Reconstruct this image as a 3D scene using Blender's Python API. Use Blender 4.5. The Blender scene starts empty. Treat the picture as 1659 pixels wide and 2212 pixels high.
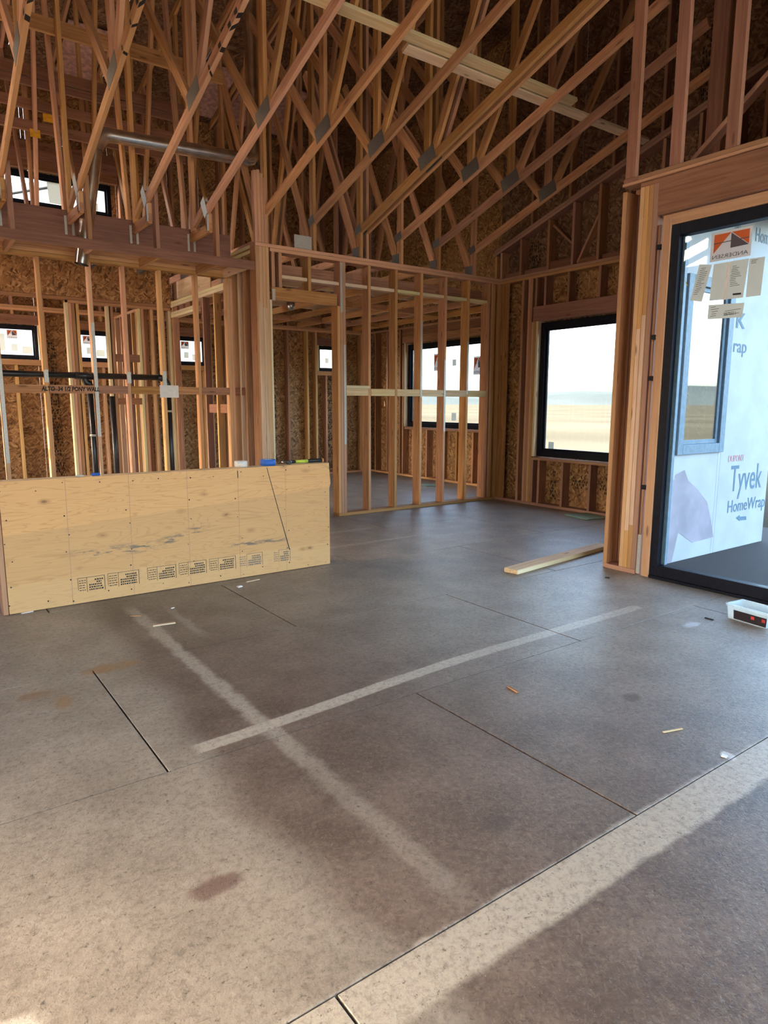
import bpy, bmesh, math, random
from mathutils import Vector, Matrix
random.seed(7)
C = bpy.context.scene.collection
S = bpy.context.scene

# ---------------------------------------------------------------- camera
CAMH, FPX = 1.3693, 1450.0
RV = Vector((0.81011, -0.58628, 0.00204)); UV = Vector((0.09174, 0.13020, 0.98724)); FV = Vector((0.57906, 0.79958, -0.15926))
CP = Vector((0, 0, CAMH))
cd = bpy.data.cameras.new('camera'); cam = bpy.data.objects.new('camera', cd); C.objects.link(cam)
cam.matrix_world = Matrix(((RV.x, UV.x, -FV.x, 0), (RV.y, UV.y, -FV.y, 0), (RV.z, UV.z, -FV.z, CAMH), (0, 0, 0, 1)))
cd.sensor_fit = 'VERTICAL'; cd.sensor_height = 36; cd.lens = FPX / 2212 * 36; cd.clip_start = 0.05; cd.clip_end = 6000
S.camera = cam

def px(ax, c, x, y):
    """point where the view ray of photo pixel (x, y) meets the plane ax = c"""
    v = RV * ((x - 829.5) / FPX) - UV * ((y - 1106.0) / FPX) + FV
    i = 'XYZ'.index(ax)
    return CP + v * ((c - CP[i]) / v[i])

# ---------------------------------------------------------------- sky, sun, exposure
w = bpy.data.worlds.new('world'); S.world = w; w.use_nodes = True
nt = w.node_tree; bg = nt.nodes['Background']
sky = nt.nodes.new('ShaderNodeTexSky'); sky.sky_type = 'NISHITA'; sky.sun_disc = False
sky.sun_elevation = math.radians(38); sky.sun_rotation = math.radians(-72); sky.air_density = 1.0; sky.dust_density = 4.0; sky.ozone_density = 1.0
wm = nt.nodes.new('ShaderNodeMix'); wm.data_type = 'RGBA'; wm.blend_type = 'MULTIPLY'; wm.inputs[0].default_value = 1; wm.inputs[7].default_value = (1, .95, .87, 1)
nt.links.new(sky.outputs[0], wm.inputs[6]); nt.links.new(wm.outputs[2], bg.inputs[0]); bg.inputs[1].default_value = 0.48
sl = bpy.data.lights.new('sun', 'SUN'); sl.energy = 3.0; sl.angle = math.radians(0.6); sl.color = (1, 0.95, 0.86)
sun = bpy.data.objects.new('sun', sl); C.objects.link(sun)
SUN_FROM = Vector((-0.748, 0.249, 0.616)).normalized()
sun.rotation_euler = SUN_FROM.to_track_quat('Z', 'Y').to_euler()
S.view_settings.view_transform = 'Standard'; S.view_settings.look = 'None'; S.view_settings.gamma = 1
S.view_settings.use_curve_mapping = False
S.view_settings.exposure = 2.85

# ---------------------------------------------------------------- node helpers
class N:
    def __init__(s, name):
        s.m = bpy.data.materials.new(name); s.m.use_nodes = True; s.t = s.m.node_tree
        s.b = s.t.nodes['Principled BSDF']; s.out = s.t.nodes['Material Output']
    def n(s, ty, **k):
        o = s.t.nodes.new(ty)
        for a, v in k.items(): setattr(o, a, v)
        return o
    def put(s, sock, v):
        if hasattr(v, 'is_linked') or isinstance(v, bpy.types.NodeSocket): s.t.links.new(v, sock)
        else:
            if isinstance(v, (tuple, list)) and len(v) == 3 and sock.type == 'RGBA': v = (*v, 1)
            sock.default_value = v
    def math(s, op, a, b=0.0, c=None, clamp=False):
        o = s.n('ShaderNodeMath', operation=op, use_clamp=clamp); s.put(o.inputs[0], a); s.put(o.inputs[1], b)
        if c is not None: s.put(o.inputs[2], c)
        return o.outputs[0]
    def mix(s, f, a, b, blend='MIX'):
        o = s.n('ShaderNodeMix', data_type='RGBA', blend_type=blend); s.put(o.inputs[0], f); s.put(o.inputs[6], a); s.put(o.inputs[7], b)
        return o.outputs[2]
    def vm(s, op, a, b):
        o = s.n('ShaderNodeVectorMath', operation=op); s.put(o.inputs[0], a); s.put(o.inputs[1], b); return o.outputs[0]
    def map(s, v, scale=(1, 1, 1), rot=(0, 0, 0), loc=(0, 0, 0)):
        if any(rot):      # turn first, then stretch, so the stretch follows the turned axes
            q = s.n('ShaderNodeVectorRotate', rotation_type='Z_AXIS'); s.put(q.inputs['Vector'], v); q.inputs['Angle'].default_value = rot[2]; v = q.outputs[0]; rot = (0, 0, 0)
        o = s.n('ShaderNodeMapping'); s.put(o.inputs[0], v); o.inputs[1].default_value = loc; o.inputs[2].default_value = rot; o.inputs[3].default_value = scale
        return o.outputs[0]
    def noise(s, v, scale=5, detail=3, rough=.5, dist=0.0, col=False):
        o = s.n('ShaderNodeTexNoise'); s.put(o.inputs['Vector'], v); o.inputs['Scale'].default_value = scale
        o.inputs['Detail'].default_value = detail; o.inputs['Roughness'].default_value = rough; o.inputs['Distortion'].default_value = dist
        return o.outputs[1 if col else 0]
    def vor(s, v, scale=5, out='Distance', feature='F1', rnd=1.0):
        o = s.n('ShaderNodeTexVoronoi', feature=feature); s.put(o.inputs['Vector'], v); o.inputs['Scale'].default_value = scale
        o.inputs['Randomness'].default_value = rnd
        return o.outputs[out]
    def ss(s, v, a, b):
        o = s.n('ShaderNodeMapRange', interpolation_type='SMOOTHSTEP'); s.put(o.inputs[0], v)
        o.inputs[1].default_value = a; o.inputs[2].default_value = b; return o.outputs[0]
    def ramp(s, v, stops):
        o = s.n('ShaderNodeValToRGB'); s.put(o.inputs[0], v); e = o.color_ramp.elements
        while len(e) < len(stops): e.new(.5)
        for i, (p, c) in enumerate(stops): e[i].position = p; e[i].color = (*c, 1)
        return o.outputs[0]
    def sep(s, v):
        o = s.n('ShaderNodeSeparateXYZ'); s.put(o.inputs[0], v); return o.outputs
    def fin(s, col, rough=.7, metal=0.0, bump=None, bs=.2, bd=.002, spec=None):
        s.put(s.b.inputs['Base Color'], col); s.put(s.b.inputs['Roughness'], rough); s.put(s.b.inputs['Metallic'], metal)
        if spec is not None: s.put(s.b.inputs['Specular IOR Level'], spec)
        if bump is not None:
            o = s.n('ShaderNodeBump'); o.inputs['Strength'].default_value = bs; o.inputs['Distance'].default_value = bd
            s.put(o.inputs['Height'], bump); s.t.links.new(o.outputs[0], s.b.inputs['Normal'])
        return s.m

def m_lumber(name, dark, light, vlo=.72, vhi=1.12):
    k = N(name); obj = k.n('ShaderNodeTexCoord').outputs['Object']; r = k.n('ShaderNodeObjectInfo').outputs['Random']
    off = k.math('MULTIPLY', r, 43.0); cmb = k.n('ShaderNodeCombineXYZ')
    for i in range(3): k.put(cmb.inputs[i], off)
    v = k.vm('ADD', obj, cmb.outputs[0])
    g = k.noise(k.map(v, (1.4, 30, 30)), 1.6, 4, .6, .4)
    g2 = k.noise(k.map(v, (.8, 5, 5)), 1.5, 2)
    col = k.mix(k.ss(g, .3, .72), dark, light)
    col = k.mix(k.math('MULTIPLY', k.ss(g2, .45, .75), .35), col, tuple(c * .7 for c in dark))
    kd = k.vor(k.map(v, (2.6, 11, 11)), 1.0)
    col = k.mix(k.math('MULTIPLY', k.ss(kd, .17, .06), .75), col, (.14, .055, .022))
    tcn = k.n('ShaderNodeTexCoord').outputs['Normal']; edge = k.ss(k.math('ABSOLUTE', k.sep(tcn)[1]), .6, .8)   # light on the narrow edges painted in, paler than the faces
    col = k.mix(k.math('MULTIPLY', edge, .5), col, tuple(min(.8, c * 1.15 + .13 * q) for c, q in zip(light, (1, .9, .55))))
    hs = k.n('ShaderNodeHueSaturation'); k.put(hs.inputs['Color'], col)
    k.put(hs.inputs['Value'], k.math('MULTIPLY_ADD', r, vhi - vlo, vlo))
    r2 = k.math('FRACT', k.math('MULTIPLY', r, 17.3)); k.put(hs.inputs['Hue'], k.math('MULTIPLY_ADD', r2, .024, .488))
    k.put(hs.inputs['Saturation'], k.math('MULTIPLY_ADD', r2, .25, .84))
    return k.fin(hs.outputs[0], .72, bump=g, bs=.15)

def flakes(k, v):
    w_ = k.vm('ADD', v, k.vm('MULTIPLY', k.noise(v, 14, 2, col=True), (.03, .03, .03)))
    a = k.vor(k.map(w_, (15, 80, 40), (0, 0, .55)), 1.0, 'Color'); b = k.vor(k.map(w_, (17, 90, 40), (0, 0, -.75), (3, 5, 1)), 1.0, 'Color')
    c = k.vor(k.map(w_, (75, 16, 40), (0, 0, .25), (9, 1, 4)), 1.0, 'Color')
    s1 = k.ss(k.noise(v, 19, 3), .46, .54); s2 = k.ss(k.noise(k.vm('ADD', v, (7, 3, 1)), 23, 3), .50, .56)
    x = k.mix(s2, k.mix(s1, a, b), c)
    return k.sep(x)[0]

def m_osb(name, cols):
    k = N(name); obj = k.n('ShaderNodeTexCoord').outputs['Object']; r = k.n('ShaderNodeObjectInfo').outputs['Random']
    cmb = k.n('ShaderNodeCombineXYZ'); k.put(cmb.inputs[0], k.math('MULTIPLY', r, 31.0)); k.put(cmb.inputs[1], k.math('MULTIPLY', r, 57.0))
    v = k.vm('ADD', obj, cmb.outputs[0])
    f = flakes(k, k.vm('MULTIPLY', v, (.58, .58, .58)))
    col = k.ramp(f, [(0, cols[0]), (.3, cols[1]), (.65, cols[2]), (1, cols[3])])
    n = k.noise(v, 2.2, 3)
    col = k.mix(k.math('MULTIPLY', k.ss(n, .5, .75), .35), col, cols[0])
    return k.fin(col, .75, bump=f, bs=.3)

def m_plain(name, col, rough=.6, metal=0., var=.12, scale=25, spec=None, bump=0.0):
    k = N(name); v = k.n('ShaderNodeTexCoord').outputs['Object']
    n = k.noise(v, scale, 3)
    c = k.mix(k.ss(n, .3, .7), tuple(x * (1 - var) for x in col), tuple(min(1, x * (1 + var)) for x in col))
    return k.fin(c, rough, metal, n if bump else None, bump, spec=spec)

def m_glass(name, tint, refl=.02):
    k = N(name); t = k.n('ShaderNodeBsdfTransparent'); t.inputs[0].default_value = (*tint, 1)
    g = k.n('ShaderNodeBsdfGlossy'); g.inputs['Roughness'].default_value = .02
    fr = k.n('ShaderNodeLayerWeight'); fr.inputs[0].default_value = .5
    mx = k.n('ShaderNodeMixShader'); k.put(mx.inputs[0], k.math('MULTIPLY_ADD', k.math('POWER', fr.outputs[1], 4), .45, refl)); k.t.links.new(t.outputs[0], mx.inputs[1]); k.t.links.new(g.outputs[0], mx.inputs[2])
    k.t.links.new(mx.outputs[0], k.out.inputs[0]); return k.m

def m_floor():
    k = N('subfloor_osb'); P = k.n('ShaderNodeNewGeometry').outputs['Position']
    x0, y0, _ = k.sep(P)
    wob = k.math('MULTIPLY_ADD', k.noise(P, 7, 4, .65), .10, -.05); wob2 = k.math('MULTIPLY_ADD', k.noise(P, 1.6, 3), .5, -.25)
    x = k.math('ADD', x0, wob); y = k.math('ADD', y0, wob)
    f = flakes(k, k.vm('MULTIPLY', P, (1.9, 1.9, 1.9)))
    fine = k.noise(P, 70, 4, .7); grit = k.noise(P, 38, 8, .8); mid = k.noise(P, 3.2, 5, .62); streak = k.math('MAXIMUM', k.noise(k.map(P, (22, 150, 1), (0, 0, .3)), 1.0, 3, .6, .5), k.noise(k.map(P, (160, 24, 1), (0, 0, .5)), 1.0, 3, .6, .5))
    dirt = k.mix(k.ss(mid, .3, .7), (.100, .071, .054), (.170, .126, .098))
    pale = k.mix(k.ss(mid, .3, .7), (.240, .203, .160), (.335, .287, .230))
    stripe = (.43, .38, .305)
    def band(v, c, h, soft):
        return k.ss(k.math('ABSOLUTE', k.math('SUBTRACT', v, c)), h + soft, h)
    def rng(v, a, b, s=.12):
        return k.math('MULTIPLY', k.ss(v, a - s, a + s), k.ss(v, b + s, b - s))
    mul = lambda *a: a[0] if len(a) == 1 else k.math('MULTIPLY', a[0], mul(*a[1:]))
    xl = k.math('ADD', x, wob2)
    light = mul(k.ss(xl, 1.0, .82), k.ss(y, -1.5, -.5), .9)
    far = mul(k.ss(k.math('ADD', x, k.math('MULTIPLY', y, .55)), 2.6, 5.4), .95)  # paler tone towards the windows: their light on the floor, painted in
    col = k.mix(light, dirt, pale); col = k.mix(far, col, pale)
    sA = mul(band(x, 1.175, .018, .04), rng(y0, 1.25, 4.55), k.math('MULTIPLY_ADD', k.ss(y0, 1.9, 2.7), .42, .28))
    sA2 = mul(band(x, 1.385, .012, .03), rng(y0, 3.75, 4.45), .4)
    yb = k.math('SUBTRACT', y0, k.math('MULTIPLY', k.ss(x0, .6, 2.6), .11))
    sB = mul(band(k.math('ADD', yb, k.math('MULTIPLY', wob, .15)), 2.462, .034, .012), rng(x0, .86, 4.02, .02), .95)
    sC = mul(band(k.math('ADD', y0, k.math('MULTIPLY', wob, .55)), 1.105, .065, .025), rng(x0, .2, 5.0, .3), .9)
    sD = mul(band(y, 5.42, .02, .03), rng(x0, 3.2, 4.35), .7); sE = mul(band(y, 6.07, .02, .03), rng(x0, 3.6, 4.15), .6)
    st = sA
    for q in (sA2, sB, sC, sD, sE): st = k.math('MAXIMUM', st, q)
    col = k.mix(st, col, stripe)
    col = k.mix(1.0, col, k.ramp(grit, [(.28, (.42, .39, .37)), (.52, (1, 1, 1)), (.75, (1.0, 1.0, 1.0))]), 'MULTIPLY'); col = k.mix(k.math('MULTIPLY', k.ss(grit, .55, .72), .35), col, (.46, .39, .31))
    col = k.mix(k.math('MULTIPLY', k.ss(f, .6, .95), .13), col, (.38, .31, .235))
    col = k.mix(k.math('MULTIPLY', k.ss(f, .3, .05), .16), col, (.085, .055, .038))
    col = k.mix(k.math('MULTIPLY', k.ss(streak, .66, .76), .6), col, (.07, .05, .04))
    col = k.mix(k.math('MULTIPLY', k.ss(k.noise(P, 42, 6, .78), .57, .66), .85), col, (.05, .038, .03))
    col = k.mix(k.math('MULTIPLY', k.ss(k.noise(P, 120, 2), .70, .76), .4), col, (.5, .45, .38))
    for cx, cy, rx, ry, c in ((.80, 3.55, .16, .07, (.25, .13, .05)), (.43, 3.4, .09, .05, (.20, .11, .045)), (.52, 3.25, .05, .08, (.24, .14, .06)), (.62, 1.68, .09, .05, (.12, .07, .055)), (1.49, 1.42, .06, .05, (.06, .045, .035)), (2.71, 1.74, .05, .05, (.08, .05, .03)), (3.95, 2.15, .09, .04, (.5, .5, .5)), (2.55, 1.2, .03, .03, (.6, .58, .55))):
        e = k.math('ADD', k.math('POWER', k.math('DIVIDE', k.math('SUBTRACT', x, cx), rx), 2), k.math('POWER', k.math('DIVIDE', k.math('SUBTRACT', y, cy), ry), 2))
        col = k.mix(mul(k.ss(e, 1.2, .3), k.ss(mid, .2, .6), .8), col, c)
    ro = k.math('MULTIPLY_ADD', fine, .22, .33)
    return k.fin(col, ro, bump=k.math('ADD', f, fine), bs=.45, bd=.0025, spec=.45)

def m_ply():
    k = N('plywood'); P = k.n('ShaderNodeNewGeometry').outputs['Position']; x, y, z = k.sep(P)
    v = k.map(P, (1.1, 1, 9)); warp = k.noise(v, 1.1, 3, .5, .6)
    ring = k.math('FRACT', k.math('MULTIPLY', warp, 13)); ring = k.math('ABSOLUTE', k.math('SUBTRACT', ring, .5))
    fineg = k.noise(k.map(P, (4, 1, 90)), 2, 3)
    col = k.mix(k.math('MULTIPLY', k.ss(ring, .34, .5), .5), (.66, .360, .138), (.46, .215, .068))
    col = k.mix(k.math('MULTIPLY', k.ss(fineg, .4, .7), .25), col, (.74, .45, .20))
    lower = k.ss(k.math('SUBTRACT', z, k.math('MULTIPLY_ADD', x, .062, .49)), .004, -.004)
    col = k.mix(k.math('MULTIPLY', lower, .30), col, (.40, .25, .11))
    bot = k.ss(k.math('SUBTRACT', z, k.math('MULTIPLY_ADD', x, .0, .195)), .003, -.003)
    col = k.mix(k.math('MULTIPLY', bot, .25), col, (.70, .47, .22))
    kd = k.math('ADD', k.vor(k.map(P, (3.6, 1, 7.5), (0, 0, 0), (.3, .37, .2)), 1.0, rnd=1.), k.math('MULTIPLY', k.noise(P, 9, 2), .12))
    col = k.mix(k.math('MULTIPLY', k.ss(kd, .26, .13), .55), col, (.40, .20, .07)); col = k.mix(k.math('MULTIPLY', k.ss(kd, .14, .09), .7), col, (.16, .075, .03))
    nz = k.noise(k.map(P, (3, 1, 16)), 3, 5, .7)
    zc = k.math('MULTIPLY_ADD', k.math('MAXIMUM', k.math('SUBTRACT', x, 1.45), 0), .26, .345)
    st = k.math('MULTIPLY', k.ss(k.math('ABSOLUTE', k.math('SUBTRACT', z, zc)), .055, .005), k.math('MULTIPLY', k.ss(x, .80, 1.0), k.ss(x, 1.95, 1.75)))
    st2 = k.math('MULTIPLY', k.ss(k.math('ABSOLUTE', k.math('SUBTRACT', z, .272)), .025, .005), k.math('MULTIPLY', k.ss(x, 1.98, 2.1), k.ss(x, 2.58, 2.45)))
    stn = k.math('MULTIPLY', k.math('MAXIMUM', st, st2), k.ss(nz, .46, .60))
    col = k.mix(k.math('MULTIPLY', stn, .85), col, (.11, .10, .085))
    return k.fin(col, .65, bump=fineg, bs=.1)

def m_print(name, col, scale, thr=.45, sub=(1, 1, 1)):
    """ink print: small dark glyph blocks on an otherwise clear film"""
    k = N(name); v = k.n('ShaderNodeTexCoord').outputs['Object']
    q = k.n('ShaderNodeTexVoronoi', feature='F1', distance='CHEBYCHEV'); k.put(q.inputs['Vector'], k.map(v, sub)); q.inputs['Scale'].default_value = scale; q.inputs['Randomness'].default_value = .55
    h = k.sep(q.outputs['Color'])[0]
    ink = k.math('MULTIPLY', k.ss(q.outputs['Distance'], .40, .34), k.ss(h, thr, thr + .1)); n = k.noise(v, 40, 2)
    ink = k.math('MULTIPLY', ink, k.ss(n, .3, .5))
    t = k.n('ShaderNodeBsdfTransparent'); mx = k.n('ShaderNodeMixShader'); k.put(mx.inputs[0], ink); k.t.links.new(t.outputs[0], mx.inputs[1]); k.t.links.new(k.b.outputs[0], mx.inputs[2])
    k.t.links.new(mx.outputs[0], k.out.inputs[0]); k.b.inputs['Base Color'].default_value = (*col, 1); k.b.inputs['Roughness'].default_value = .8
    return k.m

M = {}
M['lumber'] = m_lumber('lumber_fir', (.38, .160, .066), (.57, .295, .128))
M['red'] = m_lumber('lumber_red_dim', (.26, .108, .060), (.37, .175, .100), .78, 1.08)  # reddish lumber, with low warm light also put into the colour
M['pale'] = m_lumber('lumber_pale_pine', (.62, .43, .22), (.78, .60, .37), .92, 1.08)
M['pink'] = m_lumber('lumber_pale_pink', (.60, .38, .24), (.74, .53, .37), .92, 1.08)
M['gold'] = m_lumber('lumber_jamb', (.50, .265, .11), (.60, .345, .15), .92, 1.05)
M['osb'] = m_osb('osb_sheathing', [(.12, .052, .018), (.29, .142, .052), (.40, .215, .085), (.58, .36, .165)])
M['osbdim'] = m_osb('osb_dim_attic', [(.07, .034, .018), (.15, .075, .04), (.21, .115, .062), (.32, .20, .12)])  # sheathing copy darkened: dim attic light put into the colour
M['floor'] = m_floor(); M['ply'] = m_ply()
M['void'] = m_plain('dark_joist_space', (.03, .02, .015), .9)
M['galv'] = m_plain('galvanised_duct', (.70, .69, .64), .24, 1.0, .18, 9)
M['plate'] = m_plain('galvanised_plate', (.13, .12, .115), .6, .3, .25, 120)
M['strap'] = m_plain('zinc_strap', (.52, .53, .50), .5, .35, .08, 60)
M['abs'] = m_plain('black_abs_pipe', (.012, .013, .015), .35, 0, .2)
M['black'] = m_plain('black_vinyl_frame', (.008, .010, .018), .5, 0, .2, spec=.15)
M['bluegrey'] = m_plain('blue_grey_cladding', (.16, .24, .31), .5)
M['ink'] = m_plain('black_ink', (.012, .010, .010), .7)
M['tape_blue'] = m_plain('blue_tape', (.02, .12, .50), .5)
M['tape_white'] = m_plain('white_tape', (.72, .70, .66), .6, 0, .15, 60)
M['rubber'] = m_plain('black_rubber', (.012, .012, .012), .5)
M['lime'] = m_plain('lime_grip', (.45, .55, .05), .45)
M['steel'] = m_plain('steel', (.45, .45, .46), .3, 1.0)
M['orange'] = m_plain('orange_cap', (.65, .26, .06), .5)
M['paper'] = m_plain('paper', (.55, .56, .50), .8, 0, .05)
M['paperw'] = m_plain('white_paper', (.80, .79, .76), .8, 0, .05)
M['sred'] = m_plain('sticker_orange', (.72, .16, .07), .6, 0, .05)
M['sgrey'] = m_plain('sticker_grey', (.10, .09, .11), .6, 0, .05)
M['spale'] = m_plain('sticker_pale', (.60, .56, .53), .6, 0, .05)
M['ptext'] = m_plain('print_grey', (.10, .10, .10), .7)
M['tyvek'] = m_plain('house_wrap', (.47, .485, .505), .55, 0, .07, 3, bump=.6)
M['tyblue'] = m_plain('house_wrap_blue_print', (.11, .20, .28), .6)
M['tyred'] = m_plain('house_wrap_red_print', (.60, .30, .30), .6)
M['tymud'] = m_plain('house_wrap_stain', (.36, .32, .36), .8, 0, .15, 4)
M['green'] = m_plain('green_board', (.22, .32, .24), .7)
M['yellow'] = m_plain('yellow_tag', (.85, .45, .02), .6)
M['blackprint'] = m_plain('black_label', (.02, .015, .02), .4); M['redprint'] = m_plain('red_label', (.55, .05, .05), .5)
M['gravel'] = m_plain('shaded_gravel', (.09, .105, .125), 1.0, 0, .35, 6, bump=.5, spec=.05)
M['bounce'] = m_plain('pale_bounce_ground', (.40, .345, .28), 1.0, 0, .15, .6, spec=.05); M['field'] = m_plain('dry_grass', (.070, .063, .046), 1.0, 0, .2, .05, spec=.0)
M['hill'] = m_plain('hazy_hills', (.052, .061, .060), 1.0, 0, .15, .004, spec=.0)
M['stucco'] = m_plain('pale_stucco', (.65, .60, .52), .9); M['roofing'] = m_plain('grey_roofing', (.35, .36, .38), .9)
M['pinklit'] = m_plain('pink_lit_sheathing', (.58, .36, .32), .5, 0, .3, 14, bump=.8)  # pink glow of lit sheathing, put into a colour
M['stamp'] = m_print('osb_stamp', (.02, .015, .011), 22, .12, (1.0, 2.1, 1))
M['lines'] = m_print('small_print', (.09, .09, .09), 130, .45, (.30, 1, 1))
M['glassr'] = m_glass('coated_wing_glass', (.75, .80, .80), refl=.35); M['glass'] = m_glass('window_glass', (.88, .91, .92)); M['glassd'] = m_glass('tinted_door_glass', (.82, .88, .91))
def m_plastic():
    k = N('clear_plastic'); k.b.inputs['Base Color'].default_value = (.72, .86, .90, 1); k.b.inputs['Roughness'].default_value = .25; k.b.inputs['Alpha'].default_value = .45
    n = k.noise(k.n('ShaderNodeTexCoord').outputs['Object'], 30, 2); k.put(k.b.inputs['Roughness'], k.math('MULTIPLY_ADD', n, .2, .15)); return k.m
M['plastic'] = m_plastic()
def m_thin(name, col, tr=.14):
    k = N(name); n = k.noise(k.n('ShaderNodeTexCoord').outputs['Object'], 20, 2); c = k.mix(n, tuple(x * .95 for x in col), col)
    d = k.n('ShaderNodeBsdfDiffuse'); t = k.n('ShaderNodeBsdfTranslucent'); k.put(d.inputs[0], c); k.put(t.inputs[0], c); mx = k.n('ShaderNodeMixShader'); mx.inputs[0].default_value = tr
    k.t.links.new(d.outputs[0], mx.inputs[1]); k.t.links.new(t.outputs[0], mx.inputs[2]); k.t.links.new(mx.outputs[0], k.out.inputs[0]); return k.m
M['paper'] = m_thin('paper', (.62, .64, .57)); M['spale'] = m_thin('sticker_pale', (.66, .62, .60)); M['sred'] = m_thin('sticker_orange', (.74, .17, .06)); M['sgrey'] = m_thin('sticker_grey', (.14, .12, .14))

# ---------------------------------------------------------------- object helpers
def empty(name, loc=(0, 0, 0), kind=None, label=None, cat=None, group=None):
    o = bpy.data.objects.new(name, None); o.empty_display_size = .1; C.objects.link(o); o.location = loc
    o['_l'] = list(loc); tag(o, label, cat, group, kind); return o
def tag(o, label=None, cat=None, group=None, kind=None):
    for k_, v in (('label', label), ('category', cat), ('group', group), ('kind', kind)):
        if v: o[k_] = v
    return o
def wpos(p):
    t = Vector((0, 0, 0))
    while p is not None: t += p.location; p = p.parent
    return t
def link(name, me, mat, parent=None, mw=None):
    o = bpy.data.objects.new(name, me); C.objects.link(o)
    if mat: me.materials.clear(); me.materials.append(M[mat] if isinstance(mat, str) else mat)
    mw = mw or Matrix.Identity(4)
    if parent is None: o.matrix_world = mw
    else:
        o.parent = parent; base = parent.get('_m')
        pm = Matrix([base[i * 4:i * 4 + 4] for i in range(4)]) if base else Matrix.Translation(Vector(parent['_l']) if '_l' in parent else wpos(parent))
        o.matrix_parent_inverse = Matrix.Identity(4); o.matrix_basis = pm.inverted() @ mw
    o['_m'] = [v for r in mw for v in r]
    return o
MESH = {}
def boxmesh(l, w_, h, bev=.003):
    key = (round(l, 4), round(w_, 4), round(h, 4), bev)
    if key in MESH: return MESH[key].copy()
    bm = bmesh.new(); bmesh.ops.create_cube(bm, size=1); bmesh.ops.scale(bm, vec=(l, w_, h), verts=bm.verts)
    if bev and min(l, w_, h) > bev * 3: bmesh.ops.bevel(bm, geom=bm.edges[:], offset=bev, segments=1, affect='EDGES')
    me = bpy.data.meshes.new('piece'); bm.to_mesh(me); bm.free(); MESH[key] = me; return me
def B(name, parent, x0, x1, y0, y1, z0, z1, mat='lumber', bev=.003):
    d = [abs(x1 - x0), abs(y1 - y0), abs(z1 - z0)]; c = Vector(((x0 + x1) / 2, (y0 + y1) / 2, (z0 + z1) / 2))
    order = sorted(range(3), key=lambda i: -d[i]); ax = [Vector((1 if i == j else 0 for j in range(3))) for i in order]
    if ax[0].cross(ax[1]).dot(ax[2]) < 0: ax[2] = -ax[2]
    mw = Matrix.Translation(c) @ Matrix((ax[0], ax[1], ax[2])).transposed().to_4x4()
    me = boxmesh(d[order[0]], d[order[1]], d[order[2]], bev)
    return link(name, me, mat, parent, mw)
def L(name, parent, a, b, w_, h, up=(0, 0, 1), mat='lumber', bev=.003):
    a, b = Vector(a), Vector(b); x = (b - a).normalized(); y = Vector(up).cross(x).normalized(); z = x.cross(y)
    if w_ < h: y, z, w_, h = z, -y, h, w_
    mw = Matrix.Translation((a + b) / 2) @ Matrix((x, y, z)).transposed().to_4x4()
    return link(name, boxmesh((b - a).length, w_, h, bev), mat, parent, mw)
def poly(name, parent, pts, t, mat):
    """flat outline given as 3D points (one plane), thickened by t along its normal"""
    bm = bmesh.new(); vs = [bm.verts.new(p) for p in pts]; f = bm.faces.new(vs); f.normal_update(); n = f.normal.copy()
    r = bmesh.ops.extrude_face_region(bm, geom=[f]); bmesh.ops.translate(bm, vec=n * t, verts=[g for g in r['geom'] if isinstance(g, bmesh.types.BMVert)])
    bmesh.ops.recalc_face_normals(bm, faces=bm.faces)
    me = bpy.data.meshes.new(name); bm.to_mesh(me); bm.free(); return link(name, me, mat, parent)
def bars(name, parent, quads, t, nrm, mat):
    """several flat printed bars (each a list of 4 points) as one print"""
    bm = bmesh.new(); n = Vector(nrm)
    for q in quads:
        vs = [bm.verts.new(Vector(p) + n * t) for p in q]; bm.faces.new(vs)
    me = bpy.data.meshes.new(name); bm.to_mesh(me); bm.free(); return link(name, me, mat, parent)
def text(name, parent, s, org, xd, yd, size, mat, t=.0008, bold=0.0, shear=0.0, fit=None):
    cu = bpy.data.curves.new('txt', 'FONT'); cu.body = s; cu.size = size; cu.extrude = t; cu.offset = bold; cu.shear = shear; cu.resolution_u = 3
    o = bpy.data.objects.new('txt', cu); C.objects.link(o); dg = bpy.context.evaluated_depsgraph_get()
    me = bpy.data.meshes.new_from_object(o.evaluated_get(dg)); bpy.data.objects.remove(o); bpy.data.curves.remove(cu)
    if fit:
        xs = [v.co.x for v in me.vertices]; k_ = fit / (max(xs) - min(xs))
        for v in me.vertices: v.co.x = (v.co.x - min(xs)) * k_
    xd, yd = Vector(xd), Vector(yd); zd = xd.cross(yd)
    mw = Matrix.Translation(Vector(org)) @ Matrix((xd, yd, zd)).transposed().to_4x4()
    me.transform(mw)
    return link(name, me, mat, parent)
def tube(name, parent, pts, r, mat, seg=20, cap=True, closed_smooth=True):
    bm = bmesh.new(); pts = [Vector(p) for p in pts]; rings = []; up = None
    for i, p in enumerate(pts):
        d = ((pts[min(i + 1, len(pts) - 1)] - p).normalized() + (p - pts[max(i - 1, 0)]).normalized()).normalized()
        if up is None: up = d.orthogonal().normalized()
        up = (up - d * up.dot(d)).normalized(); s_ = d.cross(up); rr = r[i] if isinstance(r, (list, tuple)) else r
        rings.append([bm.verts.new(p + up * math.cos(a) * rr + s_ * math.sin(a) * rr) for a in [2 * math.pi * j / seg for j in range(seg)]])
    for a, b in zip(rings, rings[1:]):
        for j in range(seg): f = bm.faces.new((a[j], a[(j + 1) % seg], b[(j + 1) % seg], b[j])); f.smooth = True
    if cap: bm.faces.new(rings[0][::-1]); bm.faces.new(rings[-1])
    bmesh.ops.recalc_face_normals(bm, faces=bm.faces)
    me = bpy.data.meshes.new(name); bm.to_mesh(me); bm.free(); return link(name, me, mat, parent)

T2 = .0381; D4 = .089; D6 = .140
ST = 'structure'
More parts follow.
